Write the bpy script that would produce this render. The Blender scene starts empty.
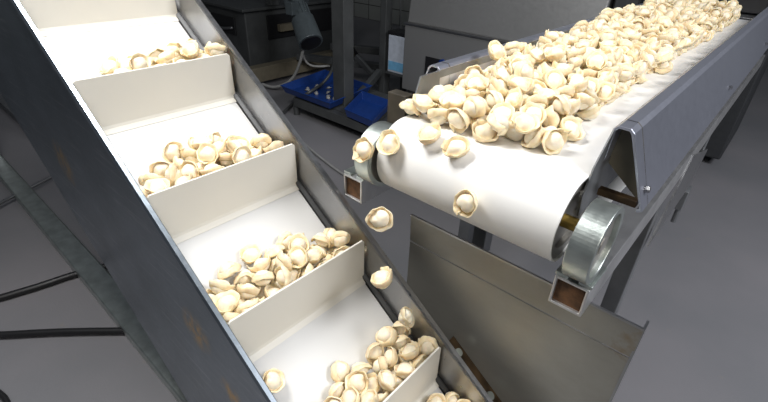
import bpy, bmesh, math, random
from mathutils import Vector, Matrix, noise
C = bpy.context.scene.collection
PI = math.pi
# ------------------------------------------------------------ camera
yaw, pitch, roll, FPX = -0.70904357, -0.54705294, 0.03825993, 452.565
fw = Vector((math.sin(yaw)*math.cos(pitch), math.cos(yaw)*math.cos(pitch), math.sin(pitch)))
rt = fw.cross(Vector((0, 0, 1))).normalized(); up = rt.cross(fw)
rt, up = math.cos(roll)*rt+math.sin(roll)*up, -math.sin(roll)*rt+math.cos(roll)*up
CAM = Vector((0, 0, 1.2))
cd = bpy.data.cameras.new('camera'); cam = bpy.data.objects.new('camera', cd); C.objects.link(cam)
m = Matrix((rt, up, -fw)).transposed().to_4x4(); m.translation = CAM; cam.matrix_world = m
cd.sensor_width = 36; cd.lens = FPX/768*36; cd.clip_start = .02; cd.clip_end = 50
bpy.context.scene.camera = cam
cd.dof.use_dof = False

def ray(x, y): return (x-384)/FPX*rt-(y-201)/FPX*up+fw
def az(x, y, z): v = ray(x, y); return CAM+v*((z-CAM.z)/v.z)        # point at height z
def ay(x, y, Y): v = ray(x, y); return CAM+v*((Y-CAM.y)/v.y)        # point on a plane of constant Y

# ------------------------------------------------------------ materials
def nt(name):
    m = bpy.data.materials.new(name); m.use_nodes = True
    return m, m.node_tree.nodes, m.node_tree.links, m.node_tree.nodes['Principled BSDF']
def ramp(N, L, fac, stops):
    r = N.new('ShaderNodeValToRGB'); e = r.color_ramp.elements
    while len(e) < len(stops): e.new(.5)
    for k, (p, c) in enumerate(stops):
        e[k].position = p; e[k].color = (c, c, c, 1) if isinstance(c, (int, float)) else (*c, 1)
    L.new(fac, r.inputs[0]); return r.outputs[0]
def tex(N, L, scale, detail=4, stretch=(1, 1, 1), rot=(0, 0, 0), rough=.5):
    tc = N.new('ShaderNodeTexCoord'); mp = N.new('ShaderNodeMapping'); mp.inputs['Scale'].default_value = stretch
    mp.inputs['Rotation'].default_value = rot
    n = N.new('ShaderNodeTexNoise'); n.inputs['Scale'].default_value = scale; n.inputs['Detail'].default_value = detail
    n.inputs['Roughness'].default_value = rough
    L.new(tc.outputs['Object'], mp.inputs[0]); L.new(mp.outputs[0], n.inputs['Vector']); return n.outputs['Fac']
def bump(N, L, P, fac, s, d=.002):
    b = N.new('ShaderNodeBump'); b.inputs['Strength'].default_value = s; b.inputs['Distance'].default_value = d
    L.new(fac, b.inputs['Height']); L.new(b.outputs[0], P.inputs['Normal'])
def mixc(N, L, fac, a, b):
    x = N.new('ShaderNodeMix'); x.data_type = 'RGBA'
    L.new(fac, x.inputs[0])
    for v, s in ((a, 6), (b, 7)):
        if isinstance(v, tuple): x.inputs[s].default_value = (*v, 1)
        else: L.new(v, x.inputs[s])
    return x.outputs[2]
def steel(name, c=(.45, .47, .5), rough=.32, metal=.95, stretch=(1, 1, 1), stain=None, sc=9, lo=.8, thr=(.62, .74), rot=(0, 0, 0), bs=.12, rv=.07):
    m, N, L, P = nt(name)
    a = tex(N, L, sc, 6, stretch, rot); b = tex(N, L, 60, 5, stretch, rot, .7)
    base = mixc(N, L, ramp(N, L, a, [(.3, 0), (.7, 1)]), tuple(x*lo for x in c), c)
    if stain:
        s = tex(N, L, 7, 5, (1, 1, 1), (0, 0, 0), .65)
        f = ramp(N, L, s, [(thr[0], 0), (thr[1], 1)])
        base = mixc(N, L, f, base, stain)
        f2 = ramp(N, L, s, [(thr[0], metal), (thr[1], .3)]); L.new(f2, P.inputs['Metallic'])
    else: P.inputs['Metallic'].default_value = metal
    L.new(base, P.inputs['Base Color'])
    L.new(ramp(N, L, b, [(.3, max(.05, rough-rv)), (.7, rough+rv)]), P.inputs['Roughness'])
    bump(N, L, P, b, bs)
    return m
def plain(name, c, rough=.5, metal=0, nsc=30, var=.85, bs=.1):
    m, N, L, P = nt(name)
    a = tex(N, L, nsc, 5)
    L.new(mixc(N, L, ramp(N, L, a, [(.35, 0), (.65, 1)]), tuple(x*var for x in c), c), P.inputs['Base Color'])
    P.inputs['Roughness'].default_value = rough; P.inputs['Metallic'].default_value = metal
    bump(N, L, P, a, bs)
    return m
M = {}
AL = 0.61493215
def panel_mat():
    m = steel('dark_brushed_steel', (.31, .355, .40), .34, .95, (1, 1, 1), None, 6, .75, bs=.04, rv=.04); N, L = m.node_tree.nodes, m.node_tree.links; P = N['Principled BSDF']
    base = P.inputs['Base Color'].links[0].from_socket; tc = N.new('ShaderNodeTexCoord'); mask = None
    def clampmul(a, b, op='MULTIPLY'):
        x = N.new('ShaderNodeMath'); x.operation = op; x.use_clamp = True; L.new(a, x.inputs[0])
        if isinstance(b, float): x.inputs[1].default_value = b
        else: L.new(b, x.inputs[1])
        return x.outputs[0]
    for px, py, rad in ((64, 163, .030), (196, 331, .026), (232, 395, .02)):        # old ochre adhesive stains
        c = ay(px, py, .232); d = N.new('ShaderNodeVectorMath'); d.operation = 'DISTANCE'; L.new(tc.outputs['Object'], d.inputs[0]); d.inputs[1].default_value = c
        f = ramp(N, L, clampmul(d.outputs['Value'], 1/rad/2.2), [(.3, 1), (1, 0)])
        mask = f if mask is None else clampmul(mask, f, 'ADD')
    st_ = ramp(N, L, tex(N, L, 55, 5, (1, 1, .5), (0, .6, 0), .7), [(.40, 0), (.60, .8)])
    k = clampmul(mask, st_)
    sc_ = ramp(N, L, tex(N, L, 26, 6, (.12, 1, 2.4), (0, -.35, 0), .75), [(.54, 0), (.68, .35)])
    base = mixc(N, L, sc_, base, (.7, .72, .74)); L.new(mixc(N, L, k, base, (.75, .47, .15)), P.inputs['Base Color'])
    return m
M['panel'] = panel_mat()
M['rail'] = steel('satin_steel', (.37, .37, .375), .33, .95, (1, 1, 1), None, 10, .85)
M['blue'] = steel('blue_grey_steel', (.58, .60, .69), .36, .9, (1, 1, 1), None, 4, .95, bs=.01, rv=.02)
M['rust'] = steel('stained_steel', (.52, .50, .46), .42, .8, (1, 1, 1), (.20, .10, .03), 10, .7, (.56, .68))
M['plate'] = steel('stained_plate', (.33, .32, .285), .45, .5, (1, 1, 2), (.22, .14, .06), 5, .75, (.66, .78))
M['darksteel'] = steel('dim_steel', (.30, .31, .32), .45, .7, (1, 1, 1), None, 8, .6)
M['roller'] = steel('worn_zinc', (.56, .61, .58), .35, .9, (1, 1, 1), None, 22, .7)
M['tubeend'] = plain('rusty_cap', (.14, .065, .025), .8, 0, 60, .4, .5)
M['dirty'] = plain('dirty_brown_metal', (.075, .045, .02), .45, .3, 40, .4, .3)
M['brass'] = plain('oily_brass', (.55, .38, .10), .35, .8)
M['black'] = plain('black_rubber', (.012, .012, .013), .45)
M['dark'] = plain('dark_paint', (.035, .037, .04), .5)
M['bluep'] = plain('blue_plastic', (.008, .04, .20), .35)
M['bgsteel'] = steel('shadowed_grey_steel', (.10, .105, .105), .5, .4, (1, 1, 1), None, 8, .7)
M['hood'] = steel('smooth_machine_steel', (.33, .33, .325), .40, .55, (1, 1, 1), None, 2, .9)
M['white'] = plain('white_plastic', (.55, .6, .68), .4)
M['label'] = plain('pale_blue_label', (.18, .45, .7), .4)
M['motor'] = plain('grey_green_enamel', (.12, .145, .155), .35, .2)
M['hose'] = plain('grey_hose', (.30, .30, .29), .5)
M['olive'] = plain('olive_painted_steel', (.15, .13, .09), .6)
M['olive2'] = plain('grimy_grey_steel', (.07, .06, .045), .5, .3, 25, .6, .2)
M['belt2'] = plain('dimmed_white_belt', (.655, .65, .63), .5, 0, 8, .98, 0)  # same white as the level belt, colour lowered against the strong light
M['tube'] = steel('bright_worn_steel', (.68, .68, .68), .36, .85, (1, 1, 1), None, 14, .7)
M['belt'] = plain('white_belt', (.84, .83, .80), .42, 0, 8, .98, 0)
M['flight'] = plain('cream_flight', (.74, .71, .63), .5, 0, 8, .97, 0)

def floor_mat():
    m, N, L, P = nt('painted_floor')
    a = tex(N, L, 1.3, 6); b = tex(N, L, 160, 3); c = tex(N, L, 14, 6, rough=.7)
    base = mixc(N, L, ramp(N, L, a, [(.35, 0), (.7, 1)]), (.17, .172, .182), (.225, .215, .225))
    base = mixc(N, L, ramp(N, L, c, [(.62, 0), (.85, 1)]), base, (.23, .21, .185))
    L.new(base, P.inputs['Base Color']); P.inputs['Roughness'].default_value = .42
    bump(N, L, P, b, .25); return m
def tile_mat():
    m, N, L, P = nt('wall_tiles')
    tc = N.new('ShaderNodeTexCoord'); sp = N.new('ShaderNodeSeparateXYZ'); cb = N.new('ShaderNodeCombineXYZ')
    L.new(tc.outputs['Object'], sp.inputs[0])
    ad = N.new('ShaderNodeMath'); L.new(sp.outputs[0], ad.inputs[0]); L.new(sp.outputs[1], ad.inputs[1])
    L.new(ad.outputs[0], cb.inputs[0]); L.new(sp.outputs[2], cb.inputs[1])
    br = N.new('ShaderNodeTexBrick'); br.offset = 0; br.inputs['Scale'].default_value = 1
    br.inputs['Brick Width'].default_value = .3; br.inputs['Row Height'].default_value = .2; br.inputs['Mortar Size'].default_value = .006
    br.inputs['Color1'].default_value = (.30, .31, .29, 1); br.inputs['Color2'].default_value = (.27, .28, .26, 1); br.inputs['Mortar'].default_value = (.07, .07, .065, 1)
    L.new(cb.outputs[0], br.inputs['Vector']); L.new(br.outputs['Color'], P.inputs['Base Color'])
    P.inputs['Roughness'].default_value = .3; return m
M['floor'] = floor_mat(); M['tiles'] = tile_mat()

def dough(name, c1, c2):
    m, N, L, P = nt(name)
    oi = N.new('ShaderNodeObjectInfo')
    a = tex(N, L, 70, 6, rough=.6)
    base = mixc(N, L, ramp(N, L, a, [(.35, 0), (.65, 1)]), c1, c2)
    h = N.new('ShaderNodeHueSaturation'); L.new(base, h.inputs['Color'])
    mr = N.new('ShaderNodeMapRange'); L.new(oi.outputs['Random'], mr.inputs[0]); mr.inputs[3].default_value = .9; mr.inputs[4].default_value = 1.06
    L.new(mr.outputs[0], h.inputs['Value']); L.new(h.outputs[0], P.inputs['Base Color'])
    P.inputs['Roughness'].default_value = .55
    P.inputs['Subsurface Weight'].default_value = .25; P.inputs['Subsurface Radius'].default_value = (1, .7, .4); P.inputs['Subsurface Scale'].default_value = .006
    bump(N, L, P, a, .35, .002); return m
M['dough'] = dough('floured_dough', (.86, .74, .53), (.90, .82, .66))
M['rim'] = dough('yellow_dough_edge', (.82, .64, .38), (.88, .75, .52))

# ------------------------------------------------------------ mesh helpers
def tag(o, label=None, cat=None, group=None, kind=None):
    if label: o['label'] = label
    if cat: o['category'] = cat
    if group: o['group'] = group
    if kind: o['kind'] = kind
    return o
def link(name, bm, mat, parent=None, bevel=0, smooth=False, seg=2):
    bmesh.ops.recalc_face_normals(bm, faces=bm.faces)
    me = bpy.data.meshes.new(name); bm.to_mesh(me); bm.free()
    mats = mat if isinstance(mat, (list, tuple)) else [mat]
    for k in mats: me.materials.append(M[k])
    o = bpy.data.objects.new(name, me); C.objects.link(o)
    if parent: o.parent = parent; o.matrix_parent_inverse = Matrix.Translation(-parent.location)
    if smooth:
        for p in me.polygons: p.use_smooth = True
    if bevel:
        b = o.modifiers.new('bevel', 'BEVEL'); b.width = bevel; b.segments = seg; b.limit_method = 'ANGLE'; b.angle_limit = .6
        b.harden_normals = False
    return o
def empty(name, loc, *t, **k):
    o = bpy.data.objects.new(name, None); C.objects.link(o); o.location = loc; o.empty_display_size = .05
    return tag(o, *t, **k)
def B(): return bmesh.new()
def box(bm, a, b, mi=0):
    x0, y0, z0 = a; x1, y1, z1 = b
    v = [bm.verts.new(p) for p in ((x0,y0,z0),(x1,y0,z0),(x1,y1,z0),(x0,y1,z0),(x0,y0,z1),(x1,y0,z1),(x1,y1,z1),(x0,y1,z1))]
    for f in ((0,3,2,1),(4,5,6,7),(0,1,5,4),(1,2,6,5),(2,3,7,6),(3,0,4,7)): bm.faces.new([v[i] for i in f]).material_index = mi
def loft(bm, A, Bp, cap=True, mi=0):            # two matching point loops joined
    a = [bm.verts.new(p) for p in A]; b = [bm.verts.new(p) for p in Bp]; n = len(a)
    for i in range(n): bm.faces.new((a[i], a[(i+1) % n], b[(i+1) % n], b[i])).material_index = mi
    if cap:
        bm.faces.new(a[::-1]).material_index = mi; bm.faces.new(b).material_index = mi
def prism_y(bm, pts, y0, y1, mi=0): loft(bm, [(x, y0, z) for x, z in pts], [(x, y1, z) for x, z in pts], True, mi)
def prism_x(bm, pts, x0, x1, mi=0): loft(bm, [(x0, y, z) for y, z in pts], [(x1, y, z) for y, z in pts], True, mi)
def ringpts(c, u, v, r, n): return [Vector(c)+(u*math.cos(2*PI*k/n)+v*math.sin(2*PI*k/n))*r for k in range(n)]
def cyl(bm, p, q, r, n=24, r2=None, mi=0):
    p, q = Vector(p), Vector(q); d = (q-p).normalized(); u = d.orthogonal().normalized(); v = d.cross(u)
    loft(bm, ringpts(p, u, v, r, n), ringpts(q, u, v, r if r2 is None else r2, n), True, mi)
def hollow_x(bm, x0, x1, cy, cz, ro, ri, n=64, mi=0):
    X = Vector((1, 0, 0)); u = Vector((0, 1, 0)); v = Vector((0, 0, 1))
    rings = [[bm.verts.new(p) for p in ringpts((x, cy, cz), u, v, r, n)] for x, r in ((x0, ro), (x1, ro), (x1, ri), (x0, ri))]
    for k in range(4):
        a, b = rings[k], rings[(k+1) % 4]
        for i in range(n): bm.faces.new((a[i], a[(i+1) % n], b[(i+1) % n], b[i])).material_index = mi
def path(bm, pts, r, n=10, sub=6):
    P = [Vector(p) for p in pts]; Q = []
    for i in range(len(P)-1):
        a, b, c, d = P[max(i-1, 0)], P[i], P[i+1], P[min(i+2, len(P)-1)]
        for k in range(sub):
            t = k/sub
            Q.append(.5*((2*b)+(c-a)*t+(2*a-5*b+4*c-d)*t*t+(3*b-a-3*c+d)*t**3))
    Q.append(P[-1]); prev = None; u = None
    for i, q in enumerate(Q):
        d = (Q[min(i+1, len(Q)-1)]-Q[max(i-1, 0)]).normalized()
        u = d.orthogonal().normalized() if u is None else (u-d*u.dot(d)).normalized()
        v = d.cross(u); ring = [bm.verts.new(p) for p in ringpts(q, u, v, r, n)]
        if prev:
            for k in range(n): bm.faces.new((prev[k], prev[(k+1) % n], ring[(k+1) % n], ring[k]))
        else: bm.faces.new(ring[::-1])
        prev = ring
    bm.faces.new(prev)
def sheet(bm, quad, th, mi=0):                  # a bent plate: polygon with real thickness along its normal
    q = [Vector(p) for p in quad]; n = (q[1]-q[0]).cross(q[2]-q[0]).normalized()*th
    loft(bm, q, [p+n for p in q], True, mi)
def beam(bm, p, q, w, h):                       # rectangular bar from p to q, h measured upward
    p, q = Vector(p), Vector(q); d = (q-p).normalized(); s = d.cross(Vector((0, 0, 1)))
    s = s.normalized() if s.length > .01 else Vector((1, 0, 0)); t = s.cross(d)
    c = [s*w/2+t*h/2, -s*w/2+t*h/2, -s*w/2-t*h/2, s*w/2-t*h/2]
    loft(bm, [p+k for k in c], [q+k for k in c])

# ------------------------------------------------------------ the setting
b = B(); box(b, (-7, -2.5, -.05), (3.5, 9.5, 0)); tag(link('floor', b, 'floor'), kind='structure')
b = B(); box(b, (-7, 5.2, 0), (-1.6, 5.3, 2.6)); tag(link('wall_back', b, 'tiles'), kind='structure')
b = B(); box(b, (-7.1, -2.5, 0), (-7, 7.5, 2.6)); tag(link('wall_left', b, 'tiles'), kind='structure')

b = B(); box(b, (-1.6, 9.4, 0), (3.5, 9.5, 2.6)); box(b, (-1.7, 5.3, 0), (-1.6, 9.5, 2.6)); tag(link('wall_far', b, 'tiles'), kind='structure')
# ------------------------------------------------------------ horizontal belt conveyor
XL, XR, DY, DZ, DR = -.515, -.163, .6465, .8144, .0726
YE = 2.72
hc = empty('belt_conveyor', (-.34, .72, 0), 'level belt conveyor with blue-grey steel side channels, its wide white belt carrying the big heap', 'conveyor')
def belt_profile(y0, y1, z, r, th, n=28):
    out = [(y0+r*math.cos(a), z+r*math.sin(a)) for a in [PI/2+PI*k/n for k in range(n+1)]]
    out += [(y1+r*math.cos(a), z+r*math.sin(a)) for a in [-PI/2+PI*k/n for k in range(n+1)]]
    ri = r-th
    inn = [(y0+ri*math.cos(a), z+ri*math.sin(a)) for a in [PI/2+PI*k/n for k in range(n+1)]]
    inn += [(y1+ri*math.cos(a), z+ri*math.sin(a)) for a in [-PI/2+PI*k/n for k in range(n+1)]]
    return out, inn
def loop_belt(bm, out, inn, place, w0, w1, e=.0015):
    n = len(out); R = []
    for prof, w in ((out, w0), (out, w1), (inn, w1), (inn, w0)): R.append([bm.verts.new(place(a, c, w)) for a, c in prof])
    for k in range(4):
        A, Bq = R[k], R[(k+1) % 4]
        for i in range(n): bm.faces.new((A[i], A[(i+1) % n], Bq[(i+1) % n], Bq[i]))
b = B(); o_, i_ = belt_profile(DY, YE, DZ, DR, .004)
loop_belt(b, o_, i_, lambda y, z, x: (x, y, z), XL, XR)
tag(link('belt', b, 'belt', hc, .0012, True), 'white belt')
for yy, nm in ((DY, 'end_drum'), (YE, 'end_drum')):
    b = B(); hollow_x(b, XL+.004, XR-.004, yy, DZ, DR-.0042, .050, 56)
    cyl(b, (XL+.012, yy, DZ), (XR-.012, yy, DZ), .0502, 40)
    d = link(nm, b, 'rust', hc)
    b = B(); cyl(b, (XL-.05, yy-.01, DZ), (XR+.05, yy-.01, DZ), .011, 20); link('shaft', b, 'brass', d, smooth=False)
# side channels: hollow flared sheet steel, open at the near end
def channel(sg, xc, name_lbl):
    # sg=+1 the right-hand one
    def X(v): return xc+sg*v
    y0, y1 = (.71 if sg > 0 else .775), YE+.15
    prof = [(X(0), .885), (X(.004), .951), (X(.010), .957), (X(.027), .957), (X(.034), .951), (X(.079), .833), (X(.070), .829)]
    inner = [(X(.0035), .885), (X(.0075), .948), (X(.011), .9525), (X(.026), .9525), (X(.030), .948), (X(.0735), .836), (X(.070), .834)]
    b = B()
    poly = prof+inner[::-1]
    A = [b.verts.new((x, y0+(.0 if z > .9 else .004), z)) for x, z in poly]; Q = [b.verts.new((x, y1, z)) for x, z in poly]
    n = len(poly); k = len(prof)
    for i in range(n): b.faces.new((A[i], A[(i+1) % n], Q[(i+1) % n], Q[i]))
    for i in range(k-1):
        for V in (A, Q): b.faces.new((V[i], V[i+1], V[n-2-i], V[n-1-i]))
    ch = link('side_channel', b, 'blue', hc, .0008)
    # inner skirt that comes down to the belt and sweeps forward over the drum
    b = B()
    q = [(X(.003), .712, .950), (X(.003), y1, .950), (X(.0005), y1, .8885), (X(0), .665, .888), (X(.0), .640, .862), (X(.001), .672, .905)]
    if sg > 0:
        q = [(X(.003), .712, .950), (X(.0012), .672, .900), (X(.003), .646, .858), (X(.003), .655, .820), (X(.003), y1, .820), (X(.003), y1, .950)]
    else:
        q = [(X(.003), .712, .950), (X(.0012), .690, .900), (X(.003), .70, .820), (X(.003), y1, .820), (X(.003), y1, .950)]
    sheet(b, q, .003*(1 if sg > 0 else -1)); link('skirt', b, 'darksteel', ch)
    b = B(); loft(b, [(v, y0+.035, z) for v, z in prof], [(v, y0+.038, z) for v, z in prof]); link('end_web', b, 'olive', ch)
    if sg < 0:
        b = B(); box(b, (-.612, .712, .832), (-.562, .74, .900)); link('end_block', b, 'olive2', ch, .002); return ch
    b = B(); beam(b, (X(.008), .720, .842), (X(.068), .720, .842), .014, .012); link('tie_bar', b, 'dirty', ch, .001)
    for yy in (.735, 1.5, 2.3):
        b = B(); cyl(b, (X(.066), yy, .862), (X(.0755), yy, .8635), .0055, 6); link('bolt', b, 'rail', ch)
    return ch
channel(1, -.1645, '')
channel(-1, -.524, '')
b = B(); box(b, (-.523, 2.80, .882), (-.166, 3.15, .887)); tag(link('transfer_deck', b, 'rail', hc, .001), 'flat steel deck behind the belt')
# square tubes with bearing wheels
for sg, x0, x1 in ((1, -.152, -.098), (-1, -.630, -.576)):
    b = B(); z0, z1 = .685, .740; y0, y1 = .597, YE+.1; t = .0045
    o4 = [(x0, z0), (x1, z0), (x1, z1), (x0, z1)]; i4 = [(x0+t, z0+t), (x1-t, z0+t), (x1-t, z1-t), (x0+t, z1-t)]
    vo = [b.verts.new((x, y0, z)) for x, z in o4]; vi = [b.verts.new((x, y0, z)) for x, z in i4]
    wo = [b.verts.new((x, y1, z)) for x, z in o4]; wi = [b.verts.new((x, y0+.01, z)) for x, z in i4]
    for i in range(4):
        j = (i+1) % 4
        b.faces.new((vo[i], vo[j], vi[j], vi[i])); b.faces.new((vo[i], vo[j], wo[j], wo[i])); b.faces.new((vi[i], vi[j], wi[j], wi[i]))
    b.faces.new(wo)
    tb = link('square_tube', b, 'tube', hc, .0012)
    b = B(); box(b, (x0+t, y0+.006, z0+t), (x1-t, y0+.016, z1-t)); link('rusty_inside', b, 'tubeend', tb)
    # slotted clamp plate on the tube under the wheel
    xm = (x0+x1)/2
    b = B(); box(b, (x0-.002, .600, z1), (xm-.008, .665, z1+.006)); box(b, (xm+.008, .600, z1), (x1+.002, .665, z1+.006)); box(b, (xm-.008, .625, z1), (xm+.008, .665, z1+.006))
    link('slotted_plate', b, 'roller', tb, .001)
    w0, w1 = (-.138, -.101) if sg > 0 else (-.557, -.520)
    b = B(); hollow_x(b, w0, w1, .618, .8105, .0625, .052, 72)
    wh = link('bearing_wheel', b, 'roller', hc, .0015)
    b = B(); hollow_x(b, w0+.012, w1-.008, .618, .8105, .0523, .014, 48); cyl(b, (w0+.004, .618, .8105), (w1-.004, .618, .8105), .0142, 24)
    link('hub', b, 'rust', wh)
# under-frame: cross members, legs
for yy, zz in ((1.22, .712), (2.4, .712)):
    b = B(); box(b, (-.58, yy-.02, .69), (-.15, yy+.02, .735)); link('cross_member', b, 'darksteel', hc, .002)
b = B(); box(b, (-.575, .80, .655), (-.15, .84, .685)); link('cross_member', b, 'darksteel', hc, .002)
b = B(); box(b, (-.43, .845, .50), (-.395, .885, .74)); link('hanging_post', b, 'darksteel', hc, .002)
for x, yy in ((-.125, 1.14), (-.60, 1.14), (-.58, 2.75), (-.30, 2.75)):
    b = B(); box(b, (x-.02, yy-.03, .012), (x+.02, yy+.03, .686)); l = link('leg', b, 'darksteel', hc, .002)
    b = B(); cyl(b, (x, yy, 0), (x, yy, .012), .045, 24); link('foot', b, 'black', l)
# thin gusset plates and a hanging bracket below the right-hand tube
def ax_(x, y, X): v = ray(x, y); return CAM+v*((X-CAM.x)/v.x)      # point on a plane of constant X
b = B(); sheet(b, [ax_(648, 247, -.094), ax_(694, 156, -.094), ax_(708, 149, -.094), ax_(690, 185, -.094)], .004); link('gusset', b, 'rail', hc)
b = B(); box(b, (-.118, 1.60, .50), (-.098, 1.64, .686)); box(b, (-.118, 1.60, .43), (-.088, 1.66, .50)); link('hanging_bracket', b, 'darksteel', hc, .002)
b = B(); cyl(b, (-.098, 1.63, .37), (-.098, 1.63, .43), .008, 12); link('foot_bolt', b, 'darksteel', hc)

# ------------------------------------------------------------ inclined flighted conveyor
D3 = Vector((-math.cos(AL), 0, math.sin(AL))); N3 = Vector((math.sin(AL), 0, math.cos(AL)))
def I(s, t, y): p = D3*s+N3*t; return (p.x, y, p.z-.3)
ic = empty('inclined_conveyor', (-1.2, .4, 0), 'steep inclined conveyor with white belt, upright cream flights and dark steel side panels', 'conveyor')
BT = .352; s0, s1 = .34, 2.42; YN, YF = .244, .566
b = B(); o_, i_ = belt_profile(s0, s1, BT-.06, .06, .004)
loop_belt(b, o_, i_, lambda s, t, y: I(s, t, y), YN, YF)
tag(link('belt', b, 'belt2', ic, .001, True), 'white belt')
for ss in (s0, s1):
    b = B()
    u = D3; v = N3; c0 = Vector(I(ss, BT-.06, YN+.004)); c1 = Vector(I(ss, BT-.06, YF-.004))
    loft(b, ringpts(c0, u, v, .0555, 40), ringpts(c1, u, v, .0555, 40)); link('end_roller', b, 'black', ic)
FL = [.560, .704, .976, 1.245, 1.517, 1.788, 2.06]
FH = .090
for s in FL:
    # base point so that the upright flight's top meets (s, .43)
    top = Vector(I(s, .438, 0)); bz = top.z-FH; x = top.x
    b = B(); y0, y1 = YN-.001, YF+.007; T = .0045; r = .02
    prof = [(y0, bz-.012), (y1, bz-.012), (y1, top.z-.006), (y1-.006, top.z), (y0+.004, top.z), (y0, top.z-.004)]
    loft(b, [(x-T/2, y, z) for y, z in prof], [(x+T/2, y, z) for y, z in prof])
    fl = link('flight', b, 'flight', ic, .0012)
    # welded foot of the flight lying on the belt, downhill side
    b = B(); u = [(s-.056, BT+.0002), (s-.076, BT+.0002), (s-.076, BT+.0012), (s-.064, BT+.0025), (s-.058, BT+.007), (s-.054, BT+.012), (s-.050, BT+.0002)]
    loft(b, [I(a, c, y0+.002) for a, c in u], [I(a, c, y1-.002) for a, c in u]); link('flight_foot', b, 'flight', fl)
# near side panel: tall plate with a folded rim
def st(z_cut): pass
def plate_poly(sA, sB, tlo, thi, zmin):
    # quadrilateral in (s,t) clipped at a level cut z>=zmin at the low end
    ca, sa = math.cos(AL), math.sin(AL)
    def z(s, t): return s*sa+t*ca-.3
    pts = [(sA, tlo), (sB, tlo), (sB, thi), (sA, thi)]
    out = []
    for i in range(4):
        p, q = pts[i], pts[(i+1) % 4]; zp, zq = z(*p)-zmin, z(*q)-zmin
        if zp >= 0: out.append(p)
        if zp*zq < 0: t = zp/(zp-zq); out.append((p[0]+(q[0]-p[0])*t, p[1]+(q[1]-p[1])*t))
    return out
pp = plate_poly(.25, 2.5, -.148, .446, .06)
b = B(); loft(b, [I(s, t, .232) for s, t in pp], [I(s, t, .236) for s, t in pp])
sp = tag(link('side_panel', b, 'panel', ic, .0008), 'tall dark steel panel on the near side')
b = B(); rim = [(.2275, .428), (.2275, .440), (.2305, .4465), (.2375, .4475), (.239, .446), (.239, .440), (.236, .440), (.232, .432), (.232, .428)]
loft(b, [I(.25, t, y) for y, t in rim], [I(2.5, t, y) for y, t in rim]); link('folded_rim', b, 'panel', sp)
b = B(); loft(b, [I(.25, BT-.01, .2362), I(.25, BT+.006, .2362), I(.25, BT+.006, .243), I(.25, BT-.01, .243)], [I(2.5, BT-.01, .2362), I(2.5, BT+.006, .2362), I(2.5, BT+.006, .243), I(2.5, BT-.01, .243)])
link('rubber_seal', b, 'black', sp)
# far side rail
pp = plate_poly(.25, 2.5, .15, .446, .06)
b = B(); loft(b, [I(s, t, .5785) for s, t in pp], [I(s, t, .582) for s, t in pp])
sp = tag(link('side_rail', b, 'rail', ic, .0008), 'satin steel rail on the far side')
b = B(); rim = [(.5785, .438), (.5765, .446), (.579, .450), (.588, .450), (.590, .446), (.590, .436), (.588, .436), (.588, .4465), (.5805, .4465), (.5805, .438)]
loft(b, [I(.25, t, y) for y, t in rim], [I(2.5, t, y) for y, t in rim]); link('folded_rim', b, 'rail', sp)
b = B(); q = [(.567, BT-.01), (.567, BT+.006), (.574, BT+.010), (.5783, BT+.010), (.5783, BT-.01)]
loft(b, [I(.25, t, y) for y, t in q], [I(2.5, t, y) for y, t in q]); link('rubber_seal', b, 'black', sp)
# base frame on the floor with uprights
b = B()
P1, P2, Q1, Q2 = az(0, 177, .044), az(169, 385, .044), az(0, 153, .044), az(101, 263, .044)
dP = (P2-P1).normalized(); dQ = (Q2-Q1).normalized()
def bar_end(x):
    p = P1+dP*((x-P1.x)/dP.x); q = Q1+dQ*((x-Q1.x)/dQ.x); w = q.y-p.y
    return [(x, p.y, 0), (x, q.y, 0), (x, q.y, .038), (x, q.y-.006, .044), (x, p.y+.004, .044), (x, p.y, .040)]
loft(b, bar_end(-4.2), bar_end(-.62)); bf = link('base_bar', b, 'roller', ic, .001)
b = B(); box(b, (-4.2, .52, 0), (-.62, .58, .05)); link('base_bar', b, 'darksteel', ic, .002)
b = B(); cyl(b, (-2.42, -.02, .032), (-2.72, .60, .032), .0085, 14); link('cross_rod', b, 'rail', ic, smooth=False)
b = B(); cyl(b, (-2.405, -.05, 0), (-2.405, -.05, .05), .03, 18); link('foot', b, 'black', ic)
for x in (-1.05, -3.1):
    for y in (.275, .54):
        zt = min(1.4, (-x-.22*0)*.7063+.02)
        b = B(); box(b, (x-.02, y, .045), (x+.02, y+.035, max(.2, zt-.30))); link('upright', b, 'darksteel', ic, .002)

# ------------------------------------------------------------ upright guard plate under the drum
PY = .650
gp = empty('guard_plate', (-.25, PY, .3), 'upright stained steel guard plate below the white drum, beside the inclined conveyor', 'plate')
b = B()
front = [(-.478, .679), (-.016, .679), (-.016, .612), (-.478, .612)]
sheet(b, [(-.478, PY-.004, .679), (-.016, PY-.004, .679), (-.016, PY, .612), (-.478, PY, .612)], .0025)
link('top_strip', b, 'plate', gp)
b = B(); box(b, (-.478, PY, .20), (-.018, PY+.0025, .6085)); link('sheet', b, 'plate', gp)
b = B(); box(b, (-.0185, PY-.001, .20), (-.0145, PY+.022, .680)); box(b, (-.478, PY-.006, .6785), (-.015, PY-.002, .6825)); link('edge_flange', b, 'rail', gp)
b = B()
for s, t in ((.28, .36), ):
    q = [(.591, .400), (.6485, .395), (.6485, .392), (.591, .397)]
    loft(b, [I(.42, t, y) for y, t in q], [I(.69, t, y) for y, t in q])
link('bottom_ledge', b, 'dirty', gp)
b = B(); cyl(b, I(.66, .398, .625), I(.66, .407, .625), .009, 16); cyl(b, I(.55, .398, .625), I(.55, .407, .625), .009, 16); link('bolt', b, 'roller', gp)
for xx in (-.125,):
    b = B(); box(b, (xx-.02, PY+.003, .655), (xx+.02, PY+.03, .684)); link('mounting_lug', b, 'rust', gp)
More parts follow.
